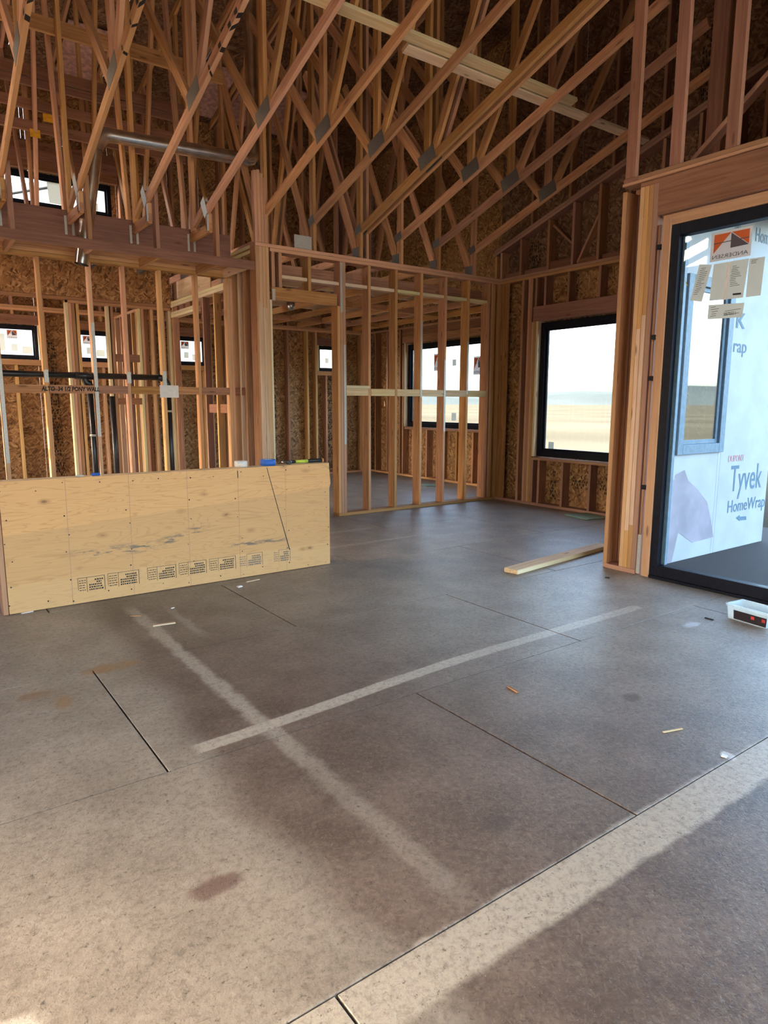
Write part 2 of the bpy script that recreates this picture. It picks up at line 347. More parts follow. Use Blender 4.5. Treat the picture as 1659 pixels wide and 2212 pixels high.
# ================================================================ GROUND AND FAR VIEW
def plane(name, pts, mat, kind=ST, parent=None):
    me = bpy.data.meshes.new(name); me.from_pydata(pts, [], [tuple(range(len(pts)))]); o = link(name, me, mat, parent); tag(o, kind=kind); return o
plane('ground_field', [(-900, -900, -.26), (2500, -900, -.26), (2500, 2500, -.26), (-900, 2500, -.26)], 'field')
B('ground_bounce', None, -45, 4.94, -45, -6.52, -.30, -.20, 'bounce')['kind'] = ST; B('ground_bounce_side', None, -45, -3.12, -6.51, 12, -.30, -.20, 'bounce')['kind'] = ST  # unseen pale ground added to bounce sunlight into the room
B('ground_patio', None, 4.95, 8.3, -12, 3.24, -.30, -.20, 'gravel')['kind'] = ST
bm = bmesh.new(); random.seed(3); prev = None
for i in range(61):
    a = math.radians(-35 + i * 2.6); R1 = 1500; hgt = 38 + 13 * math.sin(i * .37) + 8 * math.sin(i * .91 + 1) + random.uniform(-2, 2)
    dx, dy = math.cos(a), math.sin(a)
    ring = [bm.verts.new((dx * R1, dy * R1, -1)), bm.verts.new((dx * (R1 + 180), dy * (R1 + 180), hgt * .6)), bm.verts.new((dx * (R1 + 420), dy * (R1 + 420), hgt)), bm.verts.new((dx * (R1 + 900), dy * (R1 + 900), -1))]
    if prev:
        for j in range(3): bm.faces.new((prev[j], ring[j], ring[j + 1], prev[j + 1])).smooth = True
    prev = ring
me = bpy.data.meshes.new('hills'); bm.to_mesh(me); bm.free(); tag(link('hills', me, 'hill'), kind=ST)
nb = empty('neighbour_house', (3.0, 27, -.26), label='pale stucco house with grey gable roof beyond the clerestory window', cat='house')
NBX = 6.35
B('wall', nb, NBX - 4.5, NBX + 4.5, 27.0, 35, -.26, 7.6, 'stucco')
poly('gable', nb, [(NBX - 4.5, 27.0, 7.6), (NBX + 4.5, 27.0, 7.6), (NBX, 27.0, 9.1)], .2, 'stucco')
for sx in (1, -1): L('roof', nb, (NBX, 31, 9.3), (NBX + sx * 5.0, 31, 7.55), 8.6, .2, (0, 0, 1), 'roofing')

# ================================================================ FLOOR
fl = empty('floor', (0, 0, 0), ST)
B('joist_space', fl, -3.1, 8.0, -6.5, 11.45, -.10, -.024, 'void')
yr = 1.178 - 1.193 * 8
row = 0
while yr < 11.4:
    joints = [1.91 + 2.436 * k_ for k_ in range(-4, 4)] if (row % 2 == 0) else [.716 + 2.424 * k_ for k_ in range(-3, 5)]
    ed = [-3.1] + [j for j in joints if -2.9 < j < 7.9] + [8.0]
    ya, yb_ = max(yr, -6.5), min(yr + 1.193, 11.45)
    if yb_ > ya + .05:
        for a, b in zip(ed, ed[1:]):
            if a > 7.2 and yb_ < 7: continue
            g = .0042
            xe = b - g
            if yb_ < 3.3: xe = min(xe, 4.93)
            elif yb_ < 7.05: xe = min(xe, 7.14)
            if ya < 3.27 < yb_ and xe > 4.93:
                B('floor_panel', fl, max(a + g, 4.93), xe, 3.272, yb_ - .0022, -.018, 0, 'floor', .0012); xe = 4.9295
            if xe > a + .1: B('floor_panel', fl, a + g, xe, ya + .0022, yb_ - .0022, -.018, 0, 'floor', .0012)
    yr += 1.193; row += 1

# ================================================================ ROOF (ceiling)
rz = lambda y: 5.98 + (11.3 - y) * .25 if y > 1.5 else 5.98 + 9.8 * .25 - (1.5 - y) * .25
roof = empty('ceiling', (0, 6, 6), ST)
cs = math.cos(math.atan(.25)); stepy = 1.22 * cs
for side in (0, 1):
    y = 12.1
    for r_ in range(9):
        ya, yb_ = (y - r_ * stepy, y - (r_ + 1) * stepy)
        if side: ya, yb_ = 3.0 - ya, 3.0 - yb_
        elif yb_ < 1.5: yb_ = 1.5
        if side and (yb_ > 1.5): yb_ = 1.5
        if abs(ya - yb_) < .1: continue
        off = -1.22 if r_ % 2 else 0
        for c_ in range(6):
            xa, xb = -4.4 + off + c_ * 2.44, -4.4 + off + (c_ + 1) * 2.44
            xa, xb = max(xa, -4.4), min(xb, 8.3)
            if max(ya, yb_) < 2.2: xb = min(xb, 5.1)
            if xb - xa < .15: continue
            L('roof_sheathing', roof, ((xa + xb) / 2, ya, rz(ya) + .012), ((xa + xb) / 2, yb_, rz(yb_) + .012), xb - xa - .004, .012, (0, 0, 1), 'osbdim', 0)

for a, b in ((2.29, 2.79), (4.11, 4.64), (4.83, 5.23), (5.35, 5.84)):
    L('eave_light_patch', roof, ((a + b) / 2, 11.22, rz(11.22) - .045), ((a + b) / 2, 10.1, rz(10.1) - .045), b - a, .02, (0, 0, 1), 'pinklit', .004)  # pink panels imitate light on the last sheathing row

# ================================================================ TRUSSES
bcz = lambda y: 3.362 + (6.93 - y) / 3 + .047          # centre line of the sloped bottom chord
tcz = lambda y: rz(y) - .05
def truss(X, left, yend, label, marks=False):
    t = empty('roof_truss', (X, 6.97, 3.077), label=label, cat='truss', group='roof trusses over the vaulted room')
    def mem(n, y0, z0, y1, z1, h=D4, mat='lumber', up=None):
        return L(n, t, (X, y0, z0), (X, y1, z1), T2, h, up or ((0, 0, 1) if abs(y1 - y0) > .35 * abs(z1 - z0) else (0, 1, 0)), mat)
    def gus(y, z, a=.24, b=.12, ang=0.0, m='plate'):
        u = Vector((0, math.cos(ang), math.sin(ang)))
        for sx in (-1, 1):
            q = Vector((X + sx * (T2 / 2 + .0012), y, z)); L('gusset_plate', t, q - u * a / 2, q + u * a / 2, .0022, b, Vector((0, -math.sin(ang), math.cos(ang))), m, 0)
    sl_ = math.atan(1 / 3)
    yl = 7.10 if left else 6.97
    bc = mem('bottom_chord', yl, bcz(yl), yend, bcz(yend))
    mem('top_chord', 12.0, tcz(12.0), max(yend, 1.52), tcz(max(yend, 1.52)))
    zb = 3.122
    if yend < 3:
        mem('bottom_chord', yend, bcz(yend), -6.3, bcz(yend) - (yend + 6.3) / 3); mem('top_chord', 1.48, tcz(1.48), -6.45, tcz(-6.45))
        mem('web', yend, bcz(yend) + .04, 1.5, tcz(1.5) - .04); mem('web', 3.45, tcz(3.45) - .04, 2.55, bcz(2.55) + .04); mem('web', -1.5, bcz(yend) - 1.05, -1.5, tcz(-1.5) - .04); mem('web', -1.6, bcz(yend) - 1.05, .6, tcz(.6) - .04)
        gus(3.55, tcz(3.55) - .02, .3, .12, sl_)
    # joint on the sloped chord
    mem('web', 5.72, bcz(5.72) + .05, 5.72, tcz(5.72) - .045)
    yt = 3.55; mem('web', 5.62, bcz(5.62) + .05, 3.95 if yend > 3 else yt, tcz(3.95) - 1.2 if yend > 3 else tcz(yt) - .04)
    mem('web', 5.82, bcz(5.82) + .05, 8.3, tcz(8.3) - .04)
    gus(5.715, bcz(5.715) + .045, .26, .14, -sl_)
    # rear half
    if left:
        mem('heel_post', 7.06, zb, 7.06, bcz(7.06) - .05)
        mem('bottom_chord', 7.015, zb + .05, 7.575, zb + .05)
        mem('web', 7.12, bcz(7.12) + .08, 7.53, zb + .14, .07)
        gus(7.13, bcz(7.13) + .05, .20, .10, math.radians(60), 'strap'); gus(7.035, zb + .10, .16, .05, math.radians(90), 'strap')
        mem('web', 7.50, zb + .10, 7.50, tcz(7.5) - .04)
        mem('bottom_chord', 7.70, zb + .05, 11.29, zb + .05)
    else:
        mem('heel_post', 6.975, 3.0785, 6.975, tcz(6.975) - .045)
        mem('bottom_chord', 7.025, zb, 11.29, zb)
        gus(7.04, zb + .03, .14, .12)
        gus(6.985, 3.41, .12, .09, -sl_)
    mem('web', 8.3, tcz(8.3) - .05, 9.35, zb + .06); mem('web', 9.45, zb + .06, 9.45, tcz(9.45) - .04); mem('web', 9.55, zb + .06, 10.9, tcz(10.9) - .04)
    mem('web', 7.06 if not left else 7.72, zb + .06, 8.22, tcz(8.22) - 1.15 if not left else tcz(8.22) - .05)
    gus(9.45, zb + .03, .3, .14)
    if marks:
        random.seed(int(X * 100)); yy = 5.45 - random.uniform(0, .2)
        u = Vector((0, -math.cos(sl_), math.sin(sl_))); nrm = Vector((0, -math.sin(sl_), -math.cos(sl_)))
        while yy > 3.7:
            c0 = Vector((X, yy, bcz(yy))) + nrm * (D4 / 2 + .0008); ln = random.choice((.022, .028, .05)); sk = random.uniform(-.035, .035)
            bars('paint_mark', bc, [[c0 - Vector((T2 / 2 - .002, 0, 0)) - u * (ln / 2 + sk), c0 - Vector((T2 / 2 - .002, 0, 0)) + u * (ln / 2 - sk), c0 + Vector((T2 / 2 - .002, 0, 0)) + u * (ln / 2 + sk), c0 + Vector((T2 / 2 - .002, 0, 0)) - u * (ln / 2 - sk)]], 0, nrm, 'ink')
            c1 = c0 - nrm * .02 - Vector((T2 / 2 + .0008 - 0, 0, 0))
            bars('paint_mark', bc, [[c1 - u * (ln / 2 + sk), c1 - u * (ln / 2 + sk) - nrm * .035, c1 + u * (ln / 2 - sk) - nrm * .03, c1 + u * (ln / 2 - sk) + nrm * .018]], 0, (-1, 0, 0), 'ink')
            yy -= random.uniform(.10, .26)
    return t
ordn = ['first', 'second', 'third', 'fourth', 'fifth', 'sixth', 'seventh']
for i, X in enumerate((2.85, 2.23, 1.60, .96, .33, -.30, -.92, -1.55, -2.2)):
    mk = X in (2.23, 1.60, .96)
    lb = ('kitchen truss with black paint marks under its chord, %s from the corner post' % ordn[i]) if mk else ('plain wooden truss hung over the kitchen, %s from the corner post' % (ordn[i] if i < 7 else ('eighth', 'ninth')[i - 7]))
    truss(X, True, 2.0, lb, mk)
for i, (X, lb) in enumerate(((3.45, 'wooden scissor truss bearing on the stacked stud post at the wall corner'), (4.05, 'single wooden truss standing on the open stud wall next to the corner post'), (4.688, 'left ply of the doubled wooden truss standing on the open stud wall'), (4.772, 'right ply of the doubled wooden truss standing on the open stud wall'), (5.29, 'wooden truss standing on the stud wall just past the doubled truss'), (5.90, 'wooden truss on the stud wall, second past the doubled truss'), (6.53, 'wooden truss on the stud wall, closest to the window gable'))):
    truss(X, False, 2.0 if X < 4.9 else 3.47, lb)
# lateral braces across the trusses
def brace(x0, x1, y, z, lab, mat='pale', flat=True, h=D4):
    o = B('lateral_brace', None, x0, x1, y - (h if flat else T2) / 2, y + (h if flat else T2) / 2, z, z + (T2 if flat else h), mat)
    tag(o, lab, 'brace', 'boards laid across the trusses'); return o
zt = bcz(4.62) + .047 + .016
o = L('lateral_brace', None, (2.2, 4.62, zt + .005), (5.6, 4.62, zt + .005), D4, T2, (0, 1 / 3, 1), 'pale'); tag(o, 'pale two-by-four lying across the sloped chords, nearer the kitchen', 'brace', 'boards laid across the trusses')
o = L('lateral_brace', None, (3.62, 4.725, zt - .03), (6.95, 4.725, zt - .03), D4, T2, (0, 1 / 3, 1), 'pale'); tag(o, 'pale two-by-four lying across the sloped chords, reaching the window gable', 'brace', 'boards laid across the trusses')
for yp, h_, lab in ((165, .125, 'topmost'), (184.5, .085, 'second'), (235, .11, 'third'), (282, .11, 'lowest')):
    brace(-2.0, 3.35, 9.0, px('Y', 9.0, 60, yp).z, 'brown horizontal board behind the kitchen trusses, %s of the ladder of boards' % lab, 'red', False, h_)
brace(-2.0, 3.3, 7.62, 4.86, 'brown horizontal board above the duct, crossing the kitchen trusses', 'lumber', False, .14)
for (qx, qy), nm in (((92, 244), 'upper one'), ((64, 277), 'lower one')):
    p_ = px('Y', 8.935, qx, qy); tag(B('yellow_tag', None, p_.x, p_.x + .105, 8.933, 8.936, p_.z - .085, p_.z, 'yellow', 0), 'small yellow plastic tag on the boards behind the kitchen trusses, ' + nm, 'tag', 'yellow tags')

# ================================================================ WALL: OPEN STUD WALL (back)
YA, YB = 6.913, 7.053
wa = empty('wall_back', (5, 6.98, 0), ST)
B('bottom_plate', wa, 4.327, 6.985, YA, YB, 0, T2)
B('top_plate', wa, 3.475, 6.985, YA, YB, 3.001, 3.038); B('top_plate', wa, 3.30, 6.985, YA, YB, 3.039, 3.077)
for k_ in range(4): B('post_ply', wa, 3.301 + k_ * .0395, 3.301 + k_ * .0395 + T2, YA, YB, 0, 3.038 if k_ < 4 else 3.0, 'lumber' if k_ < 1 else 'gold')
for k_ in range(2): B('post_facing', wa, 3.318 + k_ * .055, 3.370 + k_ * .055, YA - .012, YA - .001, 0, 2.46 - .06 * k_, 'pink')
for k_ in range(4): B('upper_post_ply', wa, 3.303 + k_ * .037, 3.303 + k_ * .037 + .036, YA + .005, YB - .075, 3.078, (3.80, 3.81, 3.78, 3.74)[k_], 'lumber')
B('trimmer', wa, 3.461, 3.487, YA + .004, YB, 0, 2.495, 'pale')
B('header', wa, 3.488, 4.326, YA + .002, YA + .042, 2.50, 2.632)
B('hanger_bracket', wa, 3.488, 3.525, YA - .001, YA + .0015, 2.49, 2.61, 'strap')
for x in (3.49, 3.575, 3.943): B('cripple_stud', wa, x, x + T2, YA, YB, 2.633, 3.0005)
studs = [4.327, 4.3665, 4.406] + [4.767 + .4064 * k_ for k_ in range(5)] + [6.772, 6.83, 6.869, 6.945]
for x in studs: B('stud', wa, x, x + T2 - .0005, YA, YB, T2 + .0005, 2.4995 if x == 4.327 else 3.0005)
bx = [3.529, 3.615, 3.983] + [x + T2 for x in studs[2:-3]]; ex = [3.574, 3.942, 4.3655] + studs[3:-3] + [6.83]
for a, b in zip(bx, ex):
    if b - a > .06: B('blocking', wa, a + .0006, b - .0006, YA + .02, YB - .008, 2.735, 2.773, 'pink' if a < 5 else 'pale')
for a, b in zip([x + T2 for x in studs[2:9]], studs[3:9]):
    if b - a > .06: B('blocking', wa, a + .0006, b - .0006, YA - .001, YA + T2, 1.465, 1.551, 'pale')
B('blocking', wa, 4.4435, 4.79, YA - .002, YA + .085, 1.552, 1.587, 'pale')
B('ledger', wa, 3.50, 6.98, YB + .001, YB + T2, 2.775, 2.91)
for x, z0, z1, m in ((4.3665, 2.43, 2.99, 'strap'), (4.406, .88, 2.06, 'strap'), (5.58, 1.45, 2.42, 'strap'), (5.987, 1.0, 1.95, 'strap'), (6.393, 1.5, 2.2, 'strap')):
    B('nail_strap', wa, x + .004, x + .034, YA - .0025, YA - .001, z0, z1, m, 0)
tag(B('truss_tie', None, 3.80, 4.02, 6.96, 6.964, 3.079, 3.23, 'strap', 0), 'perforated zinc connector plate with black writing standing on the stud wall plate', 'connector')
for i in range(3): pass

# ceiling joists of the bedroom behind
cj = empty('ceiling_bedroom', (5.5, 9, 2.8), ST)
x = 3.75
while x < 7.8: B('joist', cj, x, x + T2, YB + .04, 11.29, 2.752, 2.84); x += .61
for y in (7.92, 9.55): B('strongback', cj, 3.45, 7.84, y, y + T2, 2.842, 2.98, 'pink')
for y in (8.5, 10.4): 
    x = 3.79
    while x < 7.3: B('blocking', cj, x, x + .57, y, y + T2, 2.752, 2.84); x += .61
for i, xx in enumerate((4.62, 5.42)):
    c_ = Vector((xx, 8.6, 2.70)); o = tube('ceiling_lamp_can', None, [c_ + Vector((0, 0, .06)), c_, c_ - Vector((0, 0, .045))], [.055, .06, .035], 'steel', 14)
    tag(o, 'small shiny metal can hanging under the bedroom joists, ' + ('nearer the corner post' if i == 0 else 'nearer the doorway stud'), 'light can', 'metal cans under the bedroom joists')

# ================================================================ PANTRY WALL (runs back from the post)
wp = empty('wall_pantry', (3.36, 8.3, 0), ST)
PX0, PX1 = 3.311, 3.40
B('bottom_plate', wp, PX0, PX1, YB + .001, 9.72, 0, T2)
B('top_plate', wp, PX0, PX1, YB + .001, 7.665, 3.039, 3.077, 'pale'); B('top_plate', wp, PX0, PX1, YB + .001, 7.57, 2.985, 3.022, 'pale')
B('top_plate', wp, PX0, PX1, 7.666, 9.72, 2.742, 2.78, 'pale'); B('top_plate', wp, PX0, PX1, 7.666, 9.72, 2.70, 2.74, 'pale')
for y, m in ((7.055, 'red'), (7.26, 'lumber'), (7.40, 'pink'), (7.58, 'gold')): B('stud', wp, PX0, PX1, y, y + T2, T2, 2.984, m)
for i, y in enumerate((7.80, 8.13, 8.50, 9.64)): B('stud', wp, PX0, PX1, y, y + T2, T2, 2.70, ('lumber', 'gold', 'red', 'lumber')[i])
B('gusset_sheet', wp, PX1 + .002, PX1 + .014, 8.45, 9.70, 2.782, 3.06, 'pale', 0)
B('top_plate', wp, PX0 - .001, PX1, 8.80, 9.715, 2.560, 2.598, 'pale'); B('top_plate', wp, PX0 - .002, PX1, 8.80, 9.715, 2.599, 2.637, 'pale')
for y in (8.95, 9.2, 9.45): B('blocking', wp, PX0 - .004, PX0 + .03, y, y + .14, 2.638, 2.699, 'red')
B('blocking', wp, PX0, PX0 + T2, 7.30, 7.40, 1.465, 1.55, 'red'); B('blocking', wp, PX0, PX0 + T2, 7.44, 7.58, 1.465, 1.55, 'red'); B('blocking', wp, PX0 + .03, PX1, 7.84, 8.128, 1.25, 1.36, 'red'); B('blocking', wp, PX0 + .03, PX1, 8.17, 8.498, 1.25, 1.36, 'red')

# ================================================================ KITCHEN STUD WALL
wk = empty('wall_kitchen', (1.6, 7.6, 0), ST)
K0, K1 = 7.57, 7.659
XL = -2.98
B('bottom_plate', wk, XL, 3.309, K0, K1, 0, T2)
B('top_plate', wk, XL, 3.309, K0, K1, 2.79, 2.827, 'lumber'); B('top_plate', wk, XL, 3.309, K0, K1, 2.8285, 2.866, 'lumber')
B('rim_board', wk, XL, 3.309, K0 + .004, K1, 2.867, 3.0, 'lumber'); B('beam', wk, XL, 3.309, K0 + .012, K1 + .03, 3.001, 3.265, 'red')
kst = [XL + .05 + .4064 * i for i in range(10)] + [.455, .862, 1.262, 1.737, 2.072, 2.455, 2.862, 3.235, 3.272]
for i, x in enumerate(kst): B('stud', wk, x, x + T2 - .001, K0, K1, T2 + .0005, 2.7895, ('lumber', 'gold')[i % 2])
kk = [x for x in kst if x > .4]
for a, b in zip(kk, kk[1:]):
    if b - a > .06: B('blocking', wk, a + T2, b - .001, K0 - .001, K0 + T2, 1.468, 1.551, 'lumber')
for i, (a, b) in enumerate(((1.30, 1.73), (2.11, 2.45))): pass
text('handwriting', wk, 'ALTO  34 1/2 PONY WALL', (1.228, K0 - .003, 1.492), (1, 0, 0), (0, 0, 1), .060, 'ink', .0004, .0024, .12, fit=.555)
for x, z0, z1 in ((1.737, 1.02, 2.19), (.862, .78, 1.79)): B('nail_strap', wk, x + .002, x + T2 - .002, K0 - .003, K0 - .0015, z0, z1, 'strap', 0)
for x, za, zb_ in ((1.262, 1.575, 1.70), (2.072, 1.58, 1.70), (2.455, 1.568, 1.72)): B('nail_plate', wk, x + .002, x + T2 + .004, K0 - .003, K0 - .0015, za, zb_, 'strap', 0)
B('nail_plate', wk, 2.414, 2.624, K0 - .006, K0 - .004, 1.432, 1.566, 'paperw', .002)
for i in range(6): B('truss_hanger', wk, .96 + .625 * i - .35, .96 + .625 * i - .28, K0 + .006, K0 + .0105, 3.02, 3.20, 'strap', 0) if i < 0 else None
for X in (.96, 1.60, 2.23, 2.85): B('truss_hanger', wk, X - .045, X - .022, K0 + .004, K0 + .0105, 3.03, 3.21, 'strap', 0); B('truss_hanger', wk, X + .022, X + .045, K0 + .004, K0 + .0105, 3.03, 3.21, 'strap', 0)
# drain pipe
dp = empty('drain_pipe', (1.7, 7.615, 0), label='black plastic drain pipe running level through the kitchen studs with two drops', cat='pipe')
PZ = 1.650
tube('run', dp, [(-.6, 7.615, PZ + .012), (2.42, 7.615, PZ)], .031, 'abs')
tube('elbow', dp, [(2.41, 7.615, PZ)] + [(2.42 + .10 * math.sin(a), 7.615, PZ - .10 + .10 * math.cos(a)) for a in [math.pi / 2 * i / 8 for i in range(1, 9)]] + [(2.52, 7.615, PZ - .12)], .036, 'abs')
tube('drop', dp, [(2.52, 7.615, PZ - .11), (2.528, 7.615, .001)], .031, 'abs')
tube('tee', dp, [(1.56, 7.615, PZ), (1.76, 7.615, PZ)], .037, 'abs'); tube('tee_branch', dp, [(1.655, 7.615, PZ)] + [(1.655 + .045 * (1 - math.cos(a)), 7.615, PZ - .03 - .05 * math.sin(a)) for a in [math.pi / 2 * i / 6 for i in range(1, 7)]] + [(1.70, 7.615, PZ - .12)], .034, 'abs')
tube('drop', dp, [(1.70, 7.615, PZ - .10), (1.705, 7.615, .001)], .029, 'abs')
for x, z in ((2.524, 1.27), (1.703, 1.02)): tube('pipe_clamp', dp, [(x, 7.615, z), (x, 7.615, z + .022)], .036, 'strap')
dp2 = tag(tube('vent_pipe', None, [(2.10, 8.35, 0), (2.10, 8.35, 1.45)], .028, 'abs'), 'thin black pipe stub standing up behind the kitchen studs', 'pipe')

# soffit framing in front of the kitchen wall
sf = empty('ceiling_soffit', (1.6, 7.2, 2.83), ST)
B('rim_board', sf, XL, 3.299, 6.93, 6.968, 2.79, 2.879, 'red')
for x in (-2.8, -2.2, -1.55, -.92, -.30, .33, .99, 1.63, 2.26, 2.88, 3.20): B('lookout', sf, x, x + T2, 6.969, 7.569, 2.792, 2.879, 'lumber' if x < 3 else 'pink')
for X in (.96, 1.60, 2.23, 2.85): B('hanger_stud', sf, X + .021, X + .021 + T2, 6.931, 7.019, 2.80, bcz(6.93) + .03, 'red')

# ================================================================ DUCT
du = empty('vent_duct', (1.62, 7.25, 2.72), label='galvanised round vent duct with elbows running level below the kitchen trusses', cat='duct')
A0 = Vector((1.615, 7.25, 2.70)); A1 = Vector((1.815, 7.25, 3.80)); A2 = Vector((1.93, 7.25, 3.935)); A3 = Vector((3.38, 7.25, 4.00)); A4 = Vector((3.47, 7.25, 4.12)); A5 = Vector((3.475, 7.25, 7.2))
R_ = .066
tube('riser', du, [A0, A1], R_, 'galv', 24, False)
tube('elbow', du, [A1 - (A1 - A0).normalized() * .03, A1, A1 + Vector((.03, 0, .06)), A1 + Vector((.07, 0, .11)), A2, A2 + Vector((.05, 0, .003))], R_ + .004, 'galv', 24, False)
tube('run', du, [A2, Vector((2.62, 7.25, 3.966))], R_, 'galv', 24, False); tube('run', du, [Vector((2.60, 7.25, 3.966)), A3], R_ + .002, 'galv', 24, False)
tube('elbow', du, [A3 - Vector((.04, 0, 0)), A3, A3 + Vector((.05, 0, .015)), A3 + Vector((.085, 0, .055)), A4, A4 + Vector((0, 0, .05))], R_ + .005, 'galv', 24, False)
tube('flue', du, [A4, A5], R_ + .003, 'galv', 24, False)
tube('collar', du, [A0 + Vector((.045, 0, .25)), A0 + Vector((.052, 0, .29))], R_ + .005, 'galv', 24, False)

# ================================================================ REAR EXTERIOR WALL with small windows
def window(n, axis, plane_, a0, a1, z0, z1, dirn, fr=.05, glass='glass', frame='black', depth=.07, mull=()):
    """a fixed window in the plane axis = plane_, spanning a0..a1; dirn: +1 frame grows to larger plane values"""
    loc = (plane_, (a0 + a1) / 2, z0) if axis == 'X' else ((a0 + a1) / 2, plane_, z0)
    o = empty('window_%d' % n, loc, ST)
    def bx_(nm, p0, p1, u0, u1, v0, v1, m, bev=.003):
        p0, p1 = plane_ + dirn * p0, plane_ + dirn * p1; p0, p1 = min(p0, p1), max(p0, p1)
        return B(nm, o, p0, p1, u0, u1, v0, v1, m, bev) if axis == 'X' else B(nm, o, u0, u1, p0, p1, v0, v1, m, bev)
    bx_('frame', 0, depth, a0, a0 + fr, z0, z1, frame); bx_('frame', 0, depth, a1 - fr, a1, z0, z1, frame)
    bx_('frame', 0, depth, a0 + fr, a1 - fr, z0, z0 + fr, frame); bx_('frame', 0, depth, a0 + fr, a1 - fr, z1 - fr, z1, frame)
    s_ = fr * .45
    for u0, u1, v0, v1 in ((a0 + fr, a0 + fr + s_, z0 + fr, z1 - fr), (a1 - fr - s_, a1 - fr, z0 + fr, z1 - fr), (a0 + fr + s_, a1 - fr - s_, z0 + fr, z0 + fr + s_), (a0 + fr + s_, a1 - fr - s_, z1 - fr - s_, z1 - fr)):
        bx_('sash', depth * .35, depth * .8, u0, u1, v0, v1, frame)
    for m_ in mull: bx_('mullion', .005, depth, m_ - .03, m_ + .03, z0 + fr, z1 - fr, frame)
    bx_('pane', depth * .5, depth * .58, a0 + fr + s_ * .5, a1 - fr - s_ * .5, z0 + fr + s_ * .5, z1 - fr - s_ * .5, glass, 0)
    return o, plane_ + dirn * depth * .46
def logo(parent, axis, pl, a, z, w_, h, mir=1):
    """square maker's sticker with an orange and grey triangle mark, and its lettering"""
    Pn = (lambda u, v: Vector((pl, a + mir * u, z + v))) if axis == 'X' else (lambda u, v: Vector((a + mir * u, pl, z + v)))
    n = Vector((-1, 0, 0)) if axis == 'X' else Vector((0, -1, 0))
    st_ = bars('sticker', parent, [[Pn(0, 0), Pn(w_, 0), Pn(w_, h), Pn(0, h)]], 0, n, 'spale')
    y0, y1 = h * .30, h * .92; x0, xm, x1 = w_ * .08, w_ * .50, w_ * .94
    bars('sticker_mark', st_, [[Pn(x0, y1), Pn(x0, y0 - h * .02), Pn(xm, y1), Pn(xm, y1)][:3], [Pn(xm + .004, y1), Pn(x1, y1), Pn(x1, y0 + h * .12)]], .0008, n, 'sred')
    bars('sticker_mark', st_, [[Pn(xm, y1 - h * .02), Pn(xm, y0 + h * .08), Pn(x1, y0 + h * .10)]], .0010, n, 'sgrey')
    bars('sticker_mark', st_, [[Pn(x0, (y0 + y1) / 2 + .004), Pn(x0, (y0 + y1) / 2 - .002), Pn(x1, (y0 + y1) / 2 + .002), Pn(x1, (y0 + y1) / 2 + .008)]], .0012, n, 'ptext')
    org = Pn(w_ * .94, h * .08); xd = (Pn(0, 0) - Pn(1, 0)); yd = Vector((0, 0, 1))
    text('sticker_lettering', st_, 'ANDERSEN', org + n * .001, xd, yd, h * .19, 'ptext', .0002, 0, 0, fit=w_ * .88)

wr = empty('wall_rear', (3, 11.37, 0), ST)
DY0, DY1 = 11.30, 11.44
wins = [(.55, 1.845, 2.005, 2.50), (2.39, 2.89, 2.005, 2.475), (3.93, 4.45, 2.005, 2.475), (6.655, 7.20, 1.985, 2.455)]
cl = (.95, 3.02, 4.18, 4.66)
B('bottom_plate', wr, XL, 7.849, DY0, DY1, 0, T2); B('top_plate', wr, XL, 7.849, DY0, DY1, 2.70, 2.737); B('top_plate', wr, XL, 7.849, DY0, DY1, 2.738, 2.776)
x = XL + .02; i = 0
while x < 7.80:
    inw = [w_ for w_ in wins if w_[0] - .05 < x < w_[1] + .02]
    m = ('lumber', 'red', 'gold')[i % 3]
    if not inw: B('stud', wr, x, x + T2, DY0, DY1, T2, 2.6995, m)
    else:
        B('cripple_stud', wr, x, x + T2, DY0, DY1, T2, inw[0][2] - .085, m); B('cripple_stud', wr, x, x + T2, DY0, DY1, inw[0][3] + .145, 2.6995, m)
    if not (cl[0] - .05 < x < cl[1] + .02): B('upper_stud', wr, x, x + T2, DY0, DY1, 2.777, rz(11.37) - .05, 'red')
    else: B('upper_stud', wr, x, x + T2, DY0, DY1, 2.777, cl[2] - .09, 'red'); B('upper_stud', wr, x, x + T2, DY0, DY1, cl[3] + .42, rz(11.37) - .05, 'red')
    x += .4064; i += 1
